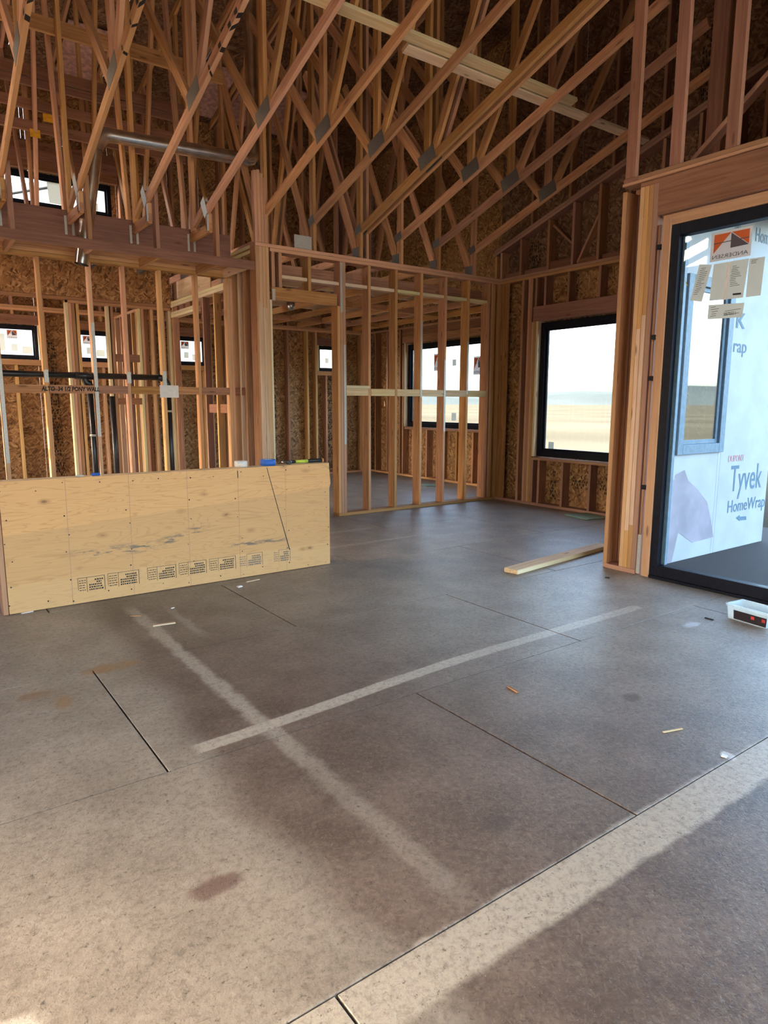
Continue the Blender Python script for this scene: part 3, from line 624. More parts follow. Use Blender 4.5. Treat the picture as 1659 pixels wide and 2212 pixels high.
for i, (a, b, z0, z1) in enumerate(wins):
    B('header', wr, a - .04, b + .04, DY0 + .001, DY0 + T2, z1 + .008, z1 + .142, 'red'); B('rough_sill', wr, a - .04, b + .04, DY0 - .001, DY1, z0 - .084, z0 - .004, 'lumber')
    for xx in (a - .08, b + .042): B('king_stud', wr, xx, xx + T2, DY0 - .001, DY1, T2, 2.6995, 'gold')
    for xx in (a - .041, b + .003): B('trimmer', wr, xx, xx + T2, DY0 - .001, DY1, z0 - .003, z1 + .006, 'pale')
    o, gp = window(i + 1, 'Y', DY0 + .05, a, b, z0, z1, 1, .045)
    if i < 3:
        w_ = b - a; lx = b - .40 if i < 1 else a + .09
        logo(o, 'Y', gp, lx, z1 - .20, .14, .125)
        bars('paper_label', o, [[(lx + .05, gp, z0 + .12), (lx + .13, gp, z0 + .12), (lx + .13, gp, z0 + .22), (lx + .05, gp, z0 + .22)]], 0, (0, -1, 0), 'paper')
        if lx + .32 < b: bars('paper_label', o, [[(lx + .19, gp, z0 + .09), (lx + .32, gp, z0 + .09), (lx + .32, gp, z0 + .19), (lx + .19, gp, z0 + .19)]], 0, (0, -1, 0), 'paper')
        if i == 0: bars('paper_label', o, [[(lx - .22, gp, z0 + .12), (lx - .03, gp, z0 + .12), (lx - .03, gp, z0 + .36), (lx - .22, gp, z0 + .36)]], 0, (0, -1, 0), 'paper')
    else: bars('paper_label', o, [[(a + .18, gp, z0 + .15), (a + .26, gp, z0 + .15), (a + .26, gp, z0 + .25), (a + .18, gp, z0 + .25)]], 0, (0, -1, 0), 'paper')
B('header', wr, cl[0] - .1, cl[1] + .1, DY0 - .002, DY0 + .08, cl[3] + .02, cl[3] + .15, 'red'); B('header', wr, cl[0] - .1, cl[1] + .1, DY0 - .002, DY0 + .08, cl[3] + .152, cl[3] + .28, 'red'); B('header', wr, cl[0] - .1, cl[1] + .1, DY0 - .002, DY0 + .08, cl[3] + .282, cl[3] + .41, 'red')
B('rough_sill', wr, cl[0] - .1, cl[1] + .1, DY0 - .001, DY1, cl[2] - .085, cl[2] - .006, 'red')
o, gp = window(5, 'Y', DY0 + .05, cl[0], cl[1], cl[2], cl[3], 1, .06)
bars('paper_label', o, [[(2.15, gp, 4.28), (2.38, gp, 4.27), (2.36, gp, 4.58), (2.13, gp, 4.58)]], 0, (0, -1, 0), 'paper'); bars('paper_label', o, [[(2.68, gp, 4.27), (2.83, gp, 4.27), (2.83, gp, 4.38), (2.68, gp, 4.38)]], 0, (0, -1, 0), 'paper')
# rear sheathing, cut round the windows
def sheath(parent, axis, p0, p1, u0, u1, z0, z1, holes, mat='osb', name='sheathing_panel', ztop=None):
    us = sorted(set([u0, u1] + [v for h in holes for v in h[:2] if u0 < v < u1] + [u0 + 1.22 * k_ for k_ in range(1, 20) if u0 + 1.22 * k_ < u1 - .05]))
    zs = sorted(set([z0, z1] + [v for h in holes for v in h[2:] if z0 < v < z1] + ([2.45] if z0 < 2.3 and z1 > 2.6 and not holes else [])))
    for a, b in zip(us, us[1:]):
        run = None
        for c_, d_ in zip(zs, zs[1:]):
            um, zm = (a + b) / 2, (c_ + d_) / 2
            solid = not any(h[0] < um < h[1] and h[2] < zm < h[3] for h in holes)
            if solid: run = (run[0], d_) if run else (c_, d_)
            if (not solid or d_ == zs[-1]) and run:
                g = .0015
                if axis == 'X': B(name, parent, p0, p1, a + g, b - g, run[0], run[1], mat, 0)
                else: B(name, parent, a + g, b - g, p0, p1, run[0], run[1], mat, 0)
                run = None
sheath(wr, 'Y', DY1 + .001, DY1 + .013, XL, 7.99, 0, rz(11.44), [(a, b, c_, d_) for a, b, c_, d_ in wins] + [cl])
def stamp(parent, axis, pl, u, z0, z1, w_=.16, sgn=-1):
    n = Vector((sgn, 0, 0)) if axis == 'X' else Vector((0, sgn, 0))
    me = bpy.data.meshes.new('stamp'); h = (z1 - z0) / 2; me.from_pydata([(-h, -w_ / 2, 0), (h, -w_ / 2, 0), (h, w_ / 2, 0), (-h, w_ / 2, 0)], [], [(0, 1, 2, 3)])
    x_ = Vector((0, 0, 1)); y_ = n.cross(x_)
    c_ = Vector((pl, u, (z0 + z1) / 2)) if axis == 'X' else Vector((u, pl, (z0 + z1) / 2))
    link('stamp_print', me, 'stamp', parent, Matrix.Translation(c_ + n * .0015) @ Matrix((x_, y_, n)).transposed().to_4x4())
for u, z0, z1 in ((2.03, .2, 2.3), (5.72, .1, 2.35), (6.93, .1, 1.9), (.2, .3, 1.6), (3.55, .4, 1.4)): stamp(wr, 'Y', DY1, u, z0, z1)

# closet wall with the sheathed drop above
wc = empty('wall_closet', (2.5, 9.76, 0), ST)
B('bottom_plate', wc, 1.93, 3.31, 9.721, 9.81, 0, T2); B('top_plate', wc, 1.93, 3.31, 9.721, 9.81, 2.655, 2.693); B('top_plate', wc, XL, 3.31, 9.721, 9.81, 2.6945, 2.733, 'red')
for x, m in ((1.93, 'pale'), (1.969, 'lumber'), (2.009, 'red'), (2.06, 'gold'), (2.437, 'pale'), (2.49, 'red'), (2.85, 'pale'), (2.892, 'lumber'), (3.02, 'gold'), (3.18, 'lumber'), (3.27, 'pale')):
    B('stud', wc, x, x + T2 - .001, 9.721, 9.81, T2 + .0005, 2.6545 if x > 1.95 else 2.693, m)
for i in range(3): B('sheathing_panel', wc, XL + i * 2.4, min(XL + (i + 1) * 2.4 - .003, 3.31), 9.706, 9.7195, 2.736, 3.30, 'osb', 0)
B('blocking', wc, 2.53, 2.849, 9.725, 9.76, 1.93, 2.03, 'red'); B('blocking', wc, 2.53, 2.849, 9.725, 9.76, 1.35, 1.44, 'red')
wq = empty('wall_bath', (2.95, 10.5, 0), ST)
B('bottom_plate', wq, 2.93, 3.02, 9.812, 11.298, 0, T2); B('top_plate', wq, 2.93, 3.02, 9.812, 11.298, 2.66, 2.70)
for i, y in enumerate((9.86, 10.1, 10.32, 10.55, 10.9, 11.2)): B('stud', wq, 2.93, 3.02, y, y + T2, T2, 2.66, ('red', 'lumber', 'gold')[i % 3])

# ================================================================ BEDROOM SIDE WALL (far right exterior)
wb = empty('wall_bedroom', (7.92, 9.2, 0), ST)
WX0, WX1 = 7.85, 7.99
bw = (7.75, 10.165, .945, 2.452)
B('bottom_plate', wb, WX0, WX1, 7.06, 11.299, 0, T2); B('top_plate', wb, WX0, WX1, 7.06, 11.299, 2.74, 2.776)
y = 7.07
while y < 11.25:
    if bw[0] - .04 < y < bw[1]: B('cripple_stud', wb, WX0, WX1, y, y + T2, T2, bw[2] - .05)
    else: B('stud', wb, WX0, WX1, y, y + T2, T2, 2.7395, 'red')
    y += .4064
B('header', wb, WX0 - .002, WX0 + .09, bw[0] - .1, bw[1] + .1, bw[3] + .03, 2.60, 'lumber'); B('header', wb, WX0 - .002, WX0 + .09, bw[0] - .1, bw[1] + .1, 2.602, 2.739, 'red')
B('rough_sill', wb, WX0 - .002, WX1, bw[0] - .02, bw[1] + .02, bw[2] - .05, bw[2] - .01, 'red'); B('trimmer', wb, WX0 - .002, WX1, bw[1] + .006, bw[1] + .044, bw[2] - .005, bw[3] + .028, 'pale'); B('king_stud', wb, WX0 - .002, WX1, bw[1] + .06, bw[1] + .098, T2, 2.46, 'lumber')
sheath(wb, 'X', WX1 + .001, WX1 + .013, 7.06, 11.45, 0, 8.0, [bw])
o, gp = window(6, 'X', WX0 + .06, bw[0], bw[1], bw[2], bw[3], 1, .07)
for yy, zz in ((9.35, 1.95), (8.32, 1.85)): logo(o, 'X', gp, yy + .1, zz, .22, .30, -1)
for yy, zz, s_ in ((8.95, 2.02, .1), (8.95, 1.08, .12), (8.25, 2.2, .12)): bars('paper_label', o, [[(gp, yy, zz), (gp, yy - s_, zz), (gp, yy - s_, zz + s_ * 1.1), (gp, yy, zz + s_ * 1.1)]], 0, (-1, 0, 0), 'paper')
B('return_panel', wb, 7.14, 8.0, 7.047, 7.059, 0, rz(7.05), 'osb', 0)

# ================================================================ WINDOW WALL (gable end of the nook)
ww = empty('wall_window', (7.06, 5.2, 0), ST)
X0, X1 = 6.99, 7.13
mw_ = (4.60, 6.195, .672, 2.428)
B('bottom_plate', ww, X0, X1, 3.43, 7.05, 0, T2, 'red'); B('top_plate', ww, X0, X1, 3.43, 7.05, 3.001, 3.038, 'lumber'); B('top_plate', ww, X0, X1, 3.43, 7.05, 3.0395, 3.077, 'lumber')
for y0, y1, m in ((6.758, 6.90, 'lumber'), (6.468, 6.506, 'lumber'), (6.353, 6.391, 'lumber'), (6.314, 6.352, 'lumber'), (6.275, 6.313, 'gold'), (6.236, 6.274, 'lumber')):
    B('stud', ww, X0, X0 + T2 if y0 > 6.7 else X1, y0, y1, T2 + .0005, 3.0005 if y0 > 6.29 else 2.446, m)
for k_ in range(3): B('corner_stud', ww, X0 + .0005, X1, 6.906 + k_ * .049, 6.953 + k_ * .049, T2 + .0005, 3.0005, 'lumber')
B('trimmer', ww, X0 - .001, X1, 6.198, 6.2345, mw_[2] - .005, 2.446, 'pale')
for y in (6.198, 6.083, 5.684, 5.254, 4.86, 4.62): B('cripple_stud', ww, X0, X1, y, y + T2 - .001, T2 + .0005, .619, 'red')
for y in (6.236, 6.085, 5.715, 5.25, 4.86, 4.62): B('cripple_stud', ww, X0, X1, y, y + T2 - .001, 2.638, 3.0005, 'red')
B('rough_sill', ww, X0 - .002, X1, 4.56, 6.235, .620, .658, 'red')
B('header', ww, X0 - .003, X0 + .08, 4.5, 6.292, 2.447, 2.637, 'red')
for y in (4.46, 4.42, 4.0, 3.6, 3.45): B('stud', ww, X0, X1, y, y + T2, T2, 3.0, 'red')
rk = lambda y: 3.40 + (7.0 - y) * .322
for y, m in ((6.985, 'lumber'), (6.885, 'lumber'), (6.53, 'red'), (6.062, 'red'), (5.675, 'red'), (5.298, 'red'), (4.9, 'red'), (4.5, 'red'), (4.1, 'red'), (3.7, 'red'), (3.45, 'red')): B('rake_stud', ww, X0, X1, y, y + T2, 3.078, rk(y + T2) - .002, m)
for q in (0, 1): L('rake_plate', ww, (X0 + .07, 7.05, rk(7.05) + .022 + q * .041), (X0 + .07, 3.43, rk(3.43) + .022 + q * .041), D6, T2, (0, 0, 1), 'red')
y = 6.4
while y > 3.5: B('gable_stud', ww, X0 + .05, X1, y, y + T2, rk(y) + .09, rz(y) - .06, 'red'); y -= .61
B('blocking', ww, X0 + .02, X0 + .06, 5.72, 6.06, 3.078, 3.17, 'red')
for ya, yb_ in ((6.885, 6.57), (6.53, 6.1), (6.06, 5.715), (5.67, 5.34), (5.296, 4.94)): B('blocking', ww, X0 + .06, X0 + .098, yb_ + .002, ya - .002, 3.079, 3.14, 'red')
L('brace', ww, (X0 + .10, 5.66, 3.10), (X0 + .10, 5.36, 3.62), .03, D4, (1, 0, 0), 'lumber'); L('brace', ww, (X0 + .09, 6.05, 3.62), (X0 + .09, 5.75, 3.35), .03, D4, (1, 0, 0), 'red')
sheath(ww, 'X', X1 + .001, X1 + .013, 3.25, 7.05, 0, 3.06, [mw_]); sheath(ww, 'X', X1 + .001, X1 + .013, 2.05, 7.05, 3.08, 8.4, [], 'osbdim')
o, gp = window(7, 'X', X0 + .055, mw_[0], mw_[1], mw_[2], mw_[3], 1, .075)
bars('paper_label', o, [[(gp, 6.02, .78), (gp, 5.93, .78), (gp, 5.93, .87), (gp, 6.02, .87)]], 0, (-1, 0, 0), 'paper')
for u, z0, z1 in ((5.78, 2.66, 2.98), (5.55, .28, .46), (5.37, .28, .46), (5.11, .25, .45), (6.42, 3.1, 3.5)): stamp(ww, 'X', X1, u, z0, z1, .2)
stamp(ww, 'X', X1, 4.15, 3.6, 5.2, .18); stamp(ww, 'X', X1, 5.95, .1, .55, .10)

# ================================================================ DOOR WALL with tall gable studs
wd = empty('wall_door', (4.85, 0, 0), ST)
E0, E1 = 4.78, 4.92
Y2 = 3.424
B('bottom_plate', wd, E0, E1, 3.115, Y2, 0, T2, 'red')
for y0, y1, m in ((3.386, 3.424, 'red'), (3.231, 3.269, 'gold'), (3.192, 3.2305, 'lumber'), (3.153, 3.1915, 'lumber'), (3.114, 3.1525, 'red')): B('stud', wd, E0, E1, y0, y1, T2 + .0005, 3.0005, m)
B('stud_facing', wd, E0 - .004, E0 - .001, 3.195, 3.229, .35, 1.95, 'pink', 0); B('stud_facing', wd, E0 - .004, E0 - .001, 3.158, 3.19, .40, 2.05, 'pink', 0)
B('flashing', wd, E0 + .012, E0 + .016, 3.083, 3.113, .01, .33, 'strap', 0); B('jamb_shim', wd, E0 + .016, E1, 3.085, 3.11, 0, 2.70, 'red')
for z in (2.52, 1.86, 1.55, .7): B('shim', wd, E0 - .002, E0 + .05, 3.062, 3.10, z, z + .035, 'black')
B('header', wd, E0 + .002, E0 + .045, -6.48, 3.272, 2.772, 3.034, 'red', .004); B('header_blocking', wd, E0 + .05, E1, -6.48, 3.11, 2.76, 3.0, 'red')
B('top_plate', wd, E0 - .012, E1, -6.48, Y2, 3.0355, 3.058, 'lumber'); B('top_plate', wd, E0, E1, -6.48, Y2 - .12, 3.0585, 3.0935, 'red'); B('top_plate', wd, E0, E1, Y2 - .118, Y2, 3.0585, 3.0935, 'red')
B('jamb_casing', wd, E0 - .006, E0 + .05, 2.992, 3.058, .002, 2.752, 'gold'); B('jamb_casing', wd, E0 - .006, E0 + .05, -6.4, 2.991, 2.676, 2.752, 'gold')
for y0, w_ in ((3.322, .090), (2.952, .092), (2.545, .086)): B('gable_stud', wd, E0, E0 + .040, y0, y0 + w_, 3.094, rz(y0) - .06, 'red')
y = 2.13
while y > -6.4: B('gable_stud', wd, E0, E1 - .02, y, y + T2, 3.094, rz(y) - .06, 'red'); y -= .4064
sheath(wd, 'X', E1 + .001, E1 + .013, -6.5, 2.04, 3.06, 8.2, [])
L('diagonal_brace', wd, px('X', 5.02, 1500, 349), px('X', 5.02, 1700, 122), .035, D4, (1, 0, 0), 'red')
# sliding glass door
dr = empty('door_1', (4.80, .6, 0), ST)
F0, F1 = E0 + .004, E0 + .09
B('threshold', dr, F0 - .01, F1, -6.4, 2.99, .002, .024, 'black')
def panel(ya, yb_):
    B('frame', dr, F0, F1, yb_ - .066, yb_, .025, 2.674, 'black'); B('frame', dr, F0, F1, ya, ya + .066, .025, 2.674, 'black')
    B('frame', dr, F0, F1, ya + .067, yb_ - .067, .025, .112, 'black'); B('frame', dr, F0, F1, ya + .067, yb_ - .067, 2.592, 2.674, 'black')
    B('sash_strip', dr, F0 + .05, F1 - .002, yb_ - .098, yb_ - .067, .113, 2.59, 'bluegrey', 0)
    B('pane', dr, F0 + .040, F0 + .046, ya + .067, yb_ - .067, .113, 2.591, 'glassd', 0)
for a, b in ((.55, 2.99), (-1.9, .548), (-4.4, -1.902), (-6.4, -4.402)): panel(a, b)  # rearmost unseen panel added for more light
GX = F0 + .0392
LASTP = [None]
def paper(ps, m='paper', nm='paper_sheet', dn=0.0):
    o_ = bars(nm, LASTP[0] if nm == 'paper_fold' else dr, [[px('X', GX, *p) for p in ps]], .0006 + dn, (-1, 0, 0), m)
    if nm != 'paper_fold': LASTP[0] = o_
    return o_
pl = px('X', GX, 1533, 567); pr = px('X', GX, 1621, 553); zt_ = px('X', GX, 1541, 500).z
logo(dr, 'X', GX - .0006, pl.y, pl.z, pl.y - pr.y, .195, -1)
def prints(x0, x1, y0, y1, n, lean=0.0, sl=-.17, d=.0012):
    qs = []; random.seed(int(x0))
    for i in range(n):
        yy = y0 + (y1 - y0) * i / n; a = x0 + lean * i / n + random.uniform(0, 3); b = a + (x1 - x0) * random.uniform(.35, .95)
        qs.append([px('X', GX, a, yy), px('X', GX, b, yy + sl * (b - a)), px('X', GX, b, yy + sl * (b - a) + 1.1), px('X', GX, a, yy + 1.1)])
    bars('paper_print', LASTP[0], qs, d, (-1, 0, 0), 'ptext')
paper([(1491, 649), (1516, 652), (1538, 572), (1511, 571)]); prints(1513, 1533, 580, 640, 14, -17)
paper([(1532, 650), (1605, 643), (1618, 558), (1542, 571)])
paper([(1562, 648), (1568, 647), (1578, 566), (1571, 567)], 'paperw', 'paper_fold', .0003); prints(1580, 1606, 575, 622, 12, -6)
bars('paper_print', LASTP[0], [[px('X', GX, *p) for p in ((1583, 634), (1601, 632), (1601, 636), (1583, 638))]], .0013, (-1, 0, 0), 'ink')
paper([(1611, 642), (1643, 638), (1653, 554), (1619, 559)]); prints(1622, 1648, 562, 572, 3)
paper([(1528, 690), (1603, 685), (1608, 654), (1531, 659)]); prints(1534, 1560, 664, 688, 5); prints(1563, 1602, 672, 685, 3)
text('paper_print', LASTP[0], 'Side Panel 3', px('X', GX, 1563, 682) + Vector((-.0012, 0, 0)), (0, -1, 0), (0, 0, 1), .028, 'ink', .0002, 0, 0, fit=.085)
paper([(1479, 604), (1486, 617), (1484, 618), (1477, 600)], 'yellow', 'yellow_sticker')

# jog wall seen from outside through the glass
wj = empty('wall_jog', (6, 3.35, 0), ST)
JY0, JY1 = 3.27, 3.41
jw = (5.43, 6.20, .935, 2.44)
B('bottom_plate', wj, 4.925, 6.985, JY0, JY1, 0, T2); B('top_plate', wj, 4.925, 6.985, JY0, JY1, 3.0, 3.077)
for x in (4.93, 5.33, 5.39, 6.21, 6.26, 6.6, 6.9): B('stud', wj, x, x + T2, JY0, JY1, T2, 3.0, 'red')
B('header', wj, 5.43, 6.205, JY0, JY0 + .09, 2.47, 2.65, 'red'); B('rough_sill', wj, 5.43, 6.205, JY0, JY1, .87, .91, 'red')
for x in (5.86, 6.02): B('gable_stud', wj, x, x + T2, JY0, JY1, 3.078, rz(3.3) - .06, 'red')
sheath(wj, 'Y', 3.236, 3.248, 4.935, 7.15, -.15, 3.06, [jw], 'osb')
sheath(wj, 'Y', 3.226, 3.2285, 4.935, 7.16, -.16, 3.06, [jw], 'tyvek', 'house_wrap')
sheath(wj, 'Y', 2.045, 2.057, 4.935, 7.14, 3.06, rz(2.05), [], 'osb', 'sky_block_panel'); B('sky_block_soffit', wj, 4.935, 7.14, 2.06, 3.225, 3.062, 3.076, 'osb', 0)  # unseen panels added to keep sky light out of the nook
o, gp = window(8, 'Y', 3.20, jw[0], jw[1], jw[2], jw[3], 1, .085, 'glassr', 'bluegrey')
TY = 3.224
def ty(s, x, y, h, m, fit): 
    p = px('Y', TY, x, y); text('wrap_print', wj, s, p, (1, 0, 0), (0, 0, 1), h, m, .0004, .001, 0, fit=fit)
ty('DUPONT', 1573, 998, .085, 'tyred', .30); ty('Tyvek', 1576, 1062, .36, 'tyblue', .62); ty('HomeWrap', 1571, 1108, .17, 'tyblue', .74)
ty('rap', 1584, 760, .17, 'tyblue', .24); ty('k', 1590, 708, .30, 'tyblue', .16); ty('HomeWrap', 1632, 520, .17, 'tyblue', .62); ty('®', 1587, 500, .12, 'tyblue', .1)
bars('wrap_print', wj, [[px('Y', TY, *p) for p in q] for q in (((1590, 1119), (1598, 1112), (1598, 1126)), ((1598, 1116), (1612, 1115), (1612, 1123), (1598, 1124)))], 0, (0, -1, 0), 'tyblue')
bars('wrap_stain', wj, [[px('Y', TY, *p) for p in ((1440, 1040), (1458, 1036), (1459, 1026), (1479, 1015), (1487, 1038), (1508, 1058), (1528, 1085), (1536, 1125), (1541, 1160), (1495, 1172), (1465, 1150), (1445, 1240), (1429, 1230))]], 0, (0, -1, 0), 'tymud')

# ================================================================ WALLS BEHIND THE CAMERA (unseen, openings added to let light in)
wl = empty('wall_left', (-3, 3, 0), ST)
sheath(wl, 'X', -3.1, -3.085, -6.5, 11.45, 0, 8.4, [(1.5, 2.60, 0, 2.66), (8.0, 9.4, .9, 2.45), (10.0, 11.1, .9, 2.45), (7.2, 10.8, 4.0, 4.7)])  # low door follows the sun patch; other openings added for light
for y in (1.45, 2.61, 2.65, 3.95, 6.21): B('stud', wl, -3.08, -2.94, y, y + T2, 0, 3.04)
wf = empty('wall_front', (0, -6.4, 0), ST)
sheath(wf, 'Y', -6.5, -6.485, -3.08, 4.93, 0, 8.3, [(-2.7, 4.4, 0, 3.05), (-1.2, 4.0, 3.5, 5.0)])  # openings added and sized for the light they give
for x in (-2.75, 4.41, 4.6, -2.95): B('stud', wf, x, x + T2, -6.48, -6.34, 0, 3.04)

# ================================================================ PONY WALL
wo = empty('wall_pony', (1.7, 4.9, 0), ST)
QX0, QX1, QY, QH = .467, 2.942, 4.854, .8762
B('plywood_sheet', wo, QX0 + .030, QX1, QY, QY + .018, .004, QH - .001, 'ply', .001)
B('end_stud', wo, QX0 - .005, QX0 + .028, QY + .005, QY + .108, .0, QH - .04, 'red'); B('bottom_plate', wo, QX0 + .03, QX1 - .03, QY + .019, QY + .108, 0, T2)
B('top_plate', wo, QX0 + .0, QX1 - .001, QY + .019, QY + .108, QH - .039, QH - .001, 'pale')
for x in [QX0 + .03 + .41 * k_ for k_ in range(6)] + [QX1 - .04]: B('stud', wo, x, x + T2 - .002, QY + .019, QY + .108, T2, QH - .0395)
B('back_sheet', wo, QX0 + .03, QX1 - .002, QY + .109, QY + .127, .004, QH - .001, 'ply', .001)
poly('plywood_offcut', wo, [(QX1 + .001, QY + .03, .855), (QX1 + .022, QY + .03, .805), (QX1 + .030, QY + .03, .70), (QX1 + .001, QY + .03, .60)], .016, 'ply')
for a, b in ((886, 882), (1297, 1293), (1715, 1711), (2116, 2115), (2528, 2525)):
    a, b = a / 1000, b / 1000; bars('chalk_line', wo, [[(a - .0012, QY, .872), (b - .0012, QY, .006), (b + .0012, QY, .006), (a + .0012, QY, .872)]], .0006, (0, -1, 0), 'red')
bars('pencil_mark', wo, [[(2.362, QY, .867), (2.46, QY, .50), (2.466, QY, .50), (2.367, QY, .867)], [(2.46, QY, .50), (2.548, QY, .178), (2.556, QY, .178), (2.466, QY, .50)], [(2.112, QY, .855), (2.114, QY, .80), (2.121, QY, .80), (2.119, QY, .855)]], .0008, (0, -1, 0), 'ink')
random.seed(21)
nails = []
for x in (.52, .70, .886, 1.09, 1.297, 1.5, 1.715, 1.92, 2.116, 2.32, 2.528, 2.72, 2.92):
    for z in ([.04, .83] if x not in (.52, .886, 1.297, 1.715, 2.116, 2.528, 2.92) else [.05, .2, .35, .5, .65, .83]):
        cx_, cz_, r_ = x + random.uniform(-.03, .03), z + random.uniform(-.03, .03), random.uniform(.0035, .006)
        nails.append([(cx_ + r_ * math.cos(t_), QY, cz_ + r_ * math.sin(t_)) for t_ in [math.pi / 3 * q for q in range(6)]])
o = bars('nail_heads', wo, nails, .0007, (0, -1, 0), 'ink'); o['kind'] = 'stuff'
def plystamp(xa, xb, zt2, faint):
    random.seed(int(xa * 100)); h = .105; q = []; t_ = .0028; W = xb - xa
    def r(u0, u1, v0, v1): q.append([(u0, QY, v0), (u1, QY, v0), (u1, QY, v1), (u0, QY, v1)])
    xm = xa + W * .34; zb2 = zt2 - h
    r(xm, xb, zt2 - t_, zt2); r(xb - t_ * 1.3, xb, zb2, zt2); r(xm - t_, xm, zb2, zt2)
    if not faint: r(xa, xm, zt2 - t_, zt2); r(xa, xa + t_, zb2 + .02, zt2)
    for i in range(5):
        zz = zt2 - .018 - i * .017; u = xa + .008
        while u < xm - .012:
            l_ = random.uniform(.006, .02); r(u, min(u + l_, xm - .008), zz - .005, zz); u += l_ + .004
        u = xm + .012 + (random.uniform(.02, .05) if i < 2 else 0)
        while u < xb - .02:
            l_ = random.uniform(.005, .013); r(u, min(u + l_, xb - .012), zz - .010, zz); u += l_ + .0035
    bars('mill_stamp', wo, q, .0007, (0, -1, 0), 'ink' if not faint else 'ptext')
for xa, xb, z, f_ in ((.92, 1.098, .182, 0), (1.117, 1.333, .186, 0), (1.392, 1.603, .188, 0), (1.624, 1.838, .191, 0), (1.861, 2.077, .190, 0), (2.101, 2.308, .190, 1), (2.40, 2.558, .187, 1)): plystamp(xa, xb, z, f_)

# ================================================================ THINGS ON THE PONY WALL
def ring_roll(name, c, ro, ri, h, mat, core, label, sag=0):
    t = empty(name, c, label=label, cat='tape roll')
    def cyl(nm, r0, r1, z0, z1, m):
        bm = bmesh.new(); n = 32; rr = []
        for (r_, z_) in ((r1, z0), (r1, z1), (r0, z1), (r0, z0)): rr.append([bm.verts.new((c[0] + r_ * math.cos(2 * math.pi * j / n), c[1] + r_ * math.sin(2 * math.pi * j / n), c[2] + z_)) for j in range(n)])
        for a in range(4):
            for j in range(n): f = bm.faces.new((rr[a][j], rr[a][(j + 1) % n], rr[(a + 1) % 4][(j + 1) % n], rr[(a + 1) % 4][j])); f.smooth = a % 2 == 0
        bmesh.ops.recalc_face_normals(bm, faces=bm.faces); me = bpy.data.meshes.new(nm); bm.to_mesh(me); bm.free(); return link(nm, me, m, t)
    cyl('tape', ri, ro, .0, h, mat); cyl('core', ri - .003, ri - .0003, .001, h - .001, core); return t
ring_roll('tape_roll', (2.182, 4.935, QH), .050, .038, .046, 'tape_white', 'paper', 'white roll of tape standing flat on the pony wall')
ring_roll('tape_roll', (2.415, 4.935, QH), .062, .038, .048, 'tape_blue', 'paper', 'blue roll of painter tape lying on the pony wall beside the hammer')
hm = empty('hammer', (2.74, 4.92, QH), label='hammer with lime and black handle lying on the pony wall', cat='hammer')
hz = QH + .019
tube('head', hm, [(2.575, 4.865, hz), (2.575, 4.885, hz), (2.575, 4.93, hz), (2.575, 4.955, hz)], [.017, .018, .012, .013], 'rubber', 16)
poly('claw', hm, [(2.563, 4.955, hz - .008), (2.587, 4.955, hz - .008), (2.594, 4.978, hz - .006), (2.582, 4.978, hz + .002), (2.575, 4.972, hz + .006), (2.568, 4.978, hz + .002), (2.556, 4.978, hz - .006)], .012, 'steel')
tube('head_collar', hm, [(2.588, 4.918, hz), (2.615, 4.918, hz)], .016, 'steel', 14)
tube('shaft', hm, [(2.61, 4.918, hz), (2.70, 4.919, hz)], [.011, .012], 'rubber', 12); tube('shaft_grip', hm, [(2.655, 4.919, hz), (2.72, 4.919, hz), (2.775, 4.92, hz)], [.013, .015, .014], 'lime', 12)
tube('handle', hm, [(2.77, 4.92, hz), (2.80, 4.92, hz), (2.86, 4.921, hz), (2.905, 4.921, hz)], [.014, .0165, .016, .0185], 'rubber', 14); tube('end_cap', hm, [(2.905, 4.921, hz), (2.924, 4.921, hz)], [.0188, .016], 'orange', 14)
def crumple(name, c, s, mat, label, cat, seed, flat=.5):
    random.seed(seed); bm = bmesh.new(); bmesh.ops.create_icosphere(bm, subdivisions=2, radius=1)
    for v in bm.verts: v.co = Vector((v.co.x * s[0], v.co.y * s[1], v.co.z * s[2])) * random.uniform(.6, 1.1)
    mz = min(v.co.z for v in bm.verts)
    for v in bm.verts: v.co += Vector(c) - Vector((0, 0, mz))
    me = bpy.data.meshes.new(name); bm.to_mesh(me); bm.free(); return tag(link(name, me, mat), label, cat)
crumple('plastic_scrap', (1.085, 4.875, QH), (.035, .016, .013), 'tape_blue', 'blue crumpled plastic scrap on the edge of the pony wall', 'scrap', 4)
crumple('tape_scrap', (.985, 4.88, QH), (.032, .012, .007), 'strap', 'grey twisted tape scrap on the pony wall beside the blue scrap', 'scrap', 5)

# ================================================================ THINGS ON THE FLOOR
p0 = Vector((3.978, 3.722, .0)); p1 = Vector((5.45, 3.90, 0)); o = L('floor_board', None, p0 + Vector((0, 0, .0195)), p1 + Vector((0, 0, .0195)), .135, T2, (0, 0, 1), 'pale'); tag(o, 'loose pale two-by-six board lying on the floor by the door wall', 'board')
o = L('green_sheet', None, (6.62, 5.16, .0085), (6.97, 5.10, .0085), .40, .014, (0, 0, 1), 'green'); tag(o, 'green sheathing offcut lying flat under the window', 'board')
o = L('green_sheet', None, (7.15, 8.75, .0085), (7.35, 8.70, .0085), .25, .014, (0, 0, 1), 'green'); tag(o, 'green sheathing offcut on the bedroom floor behind the stud wall', 'board')
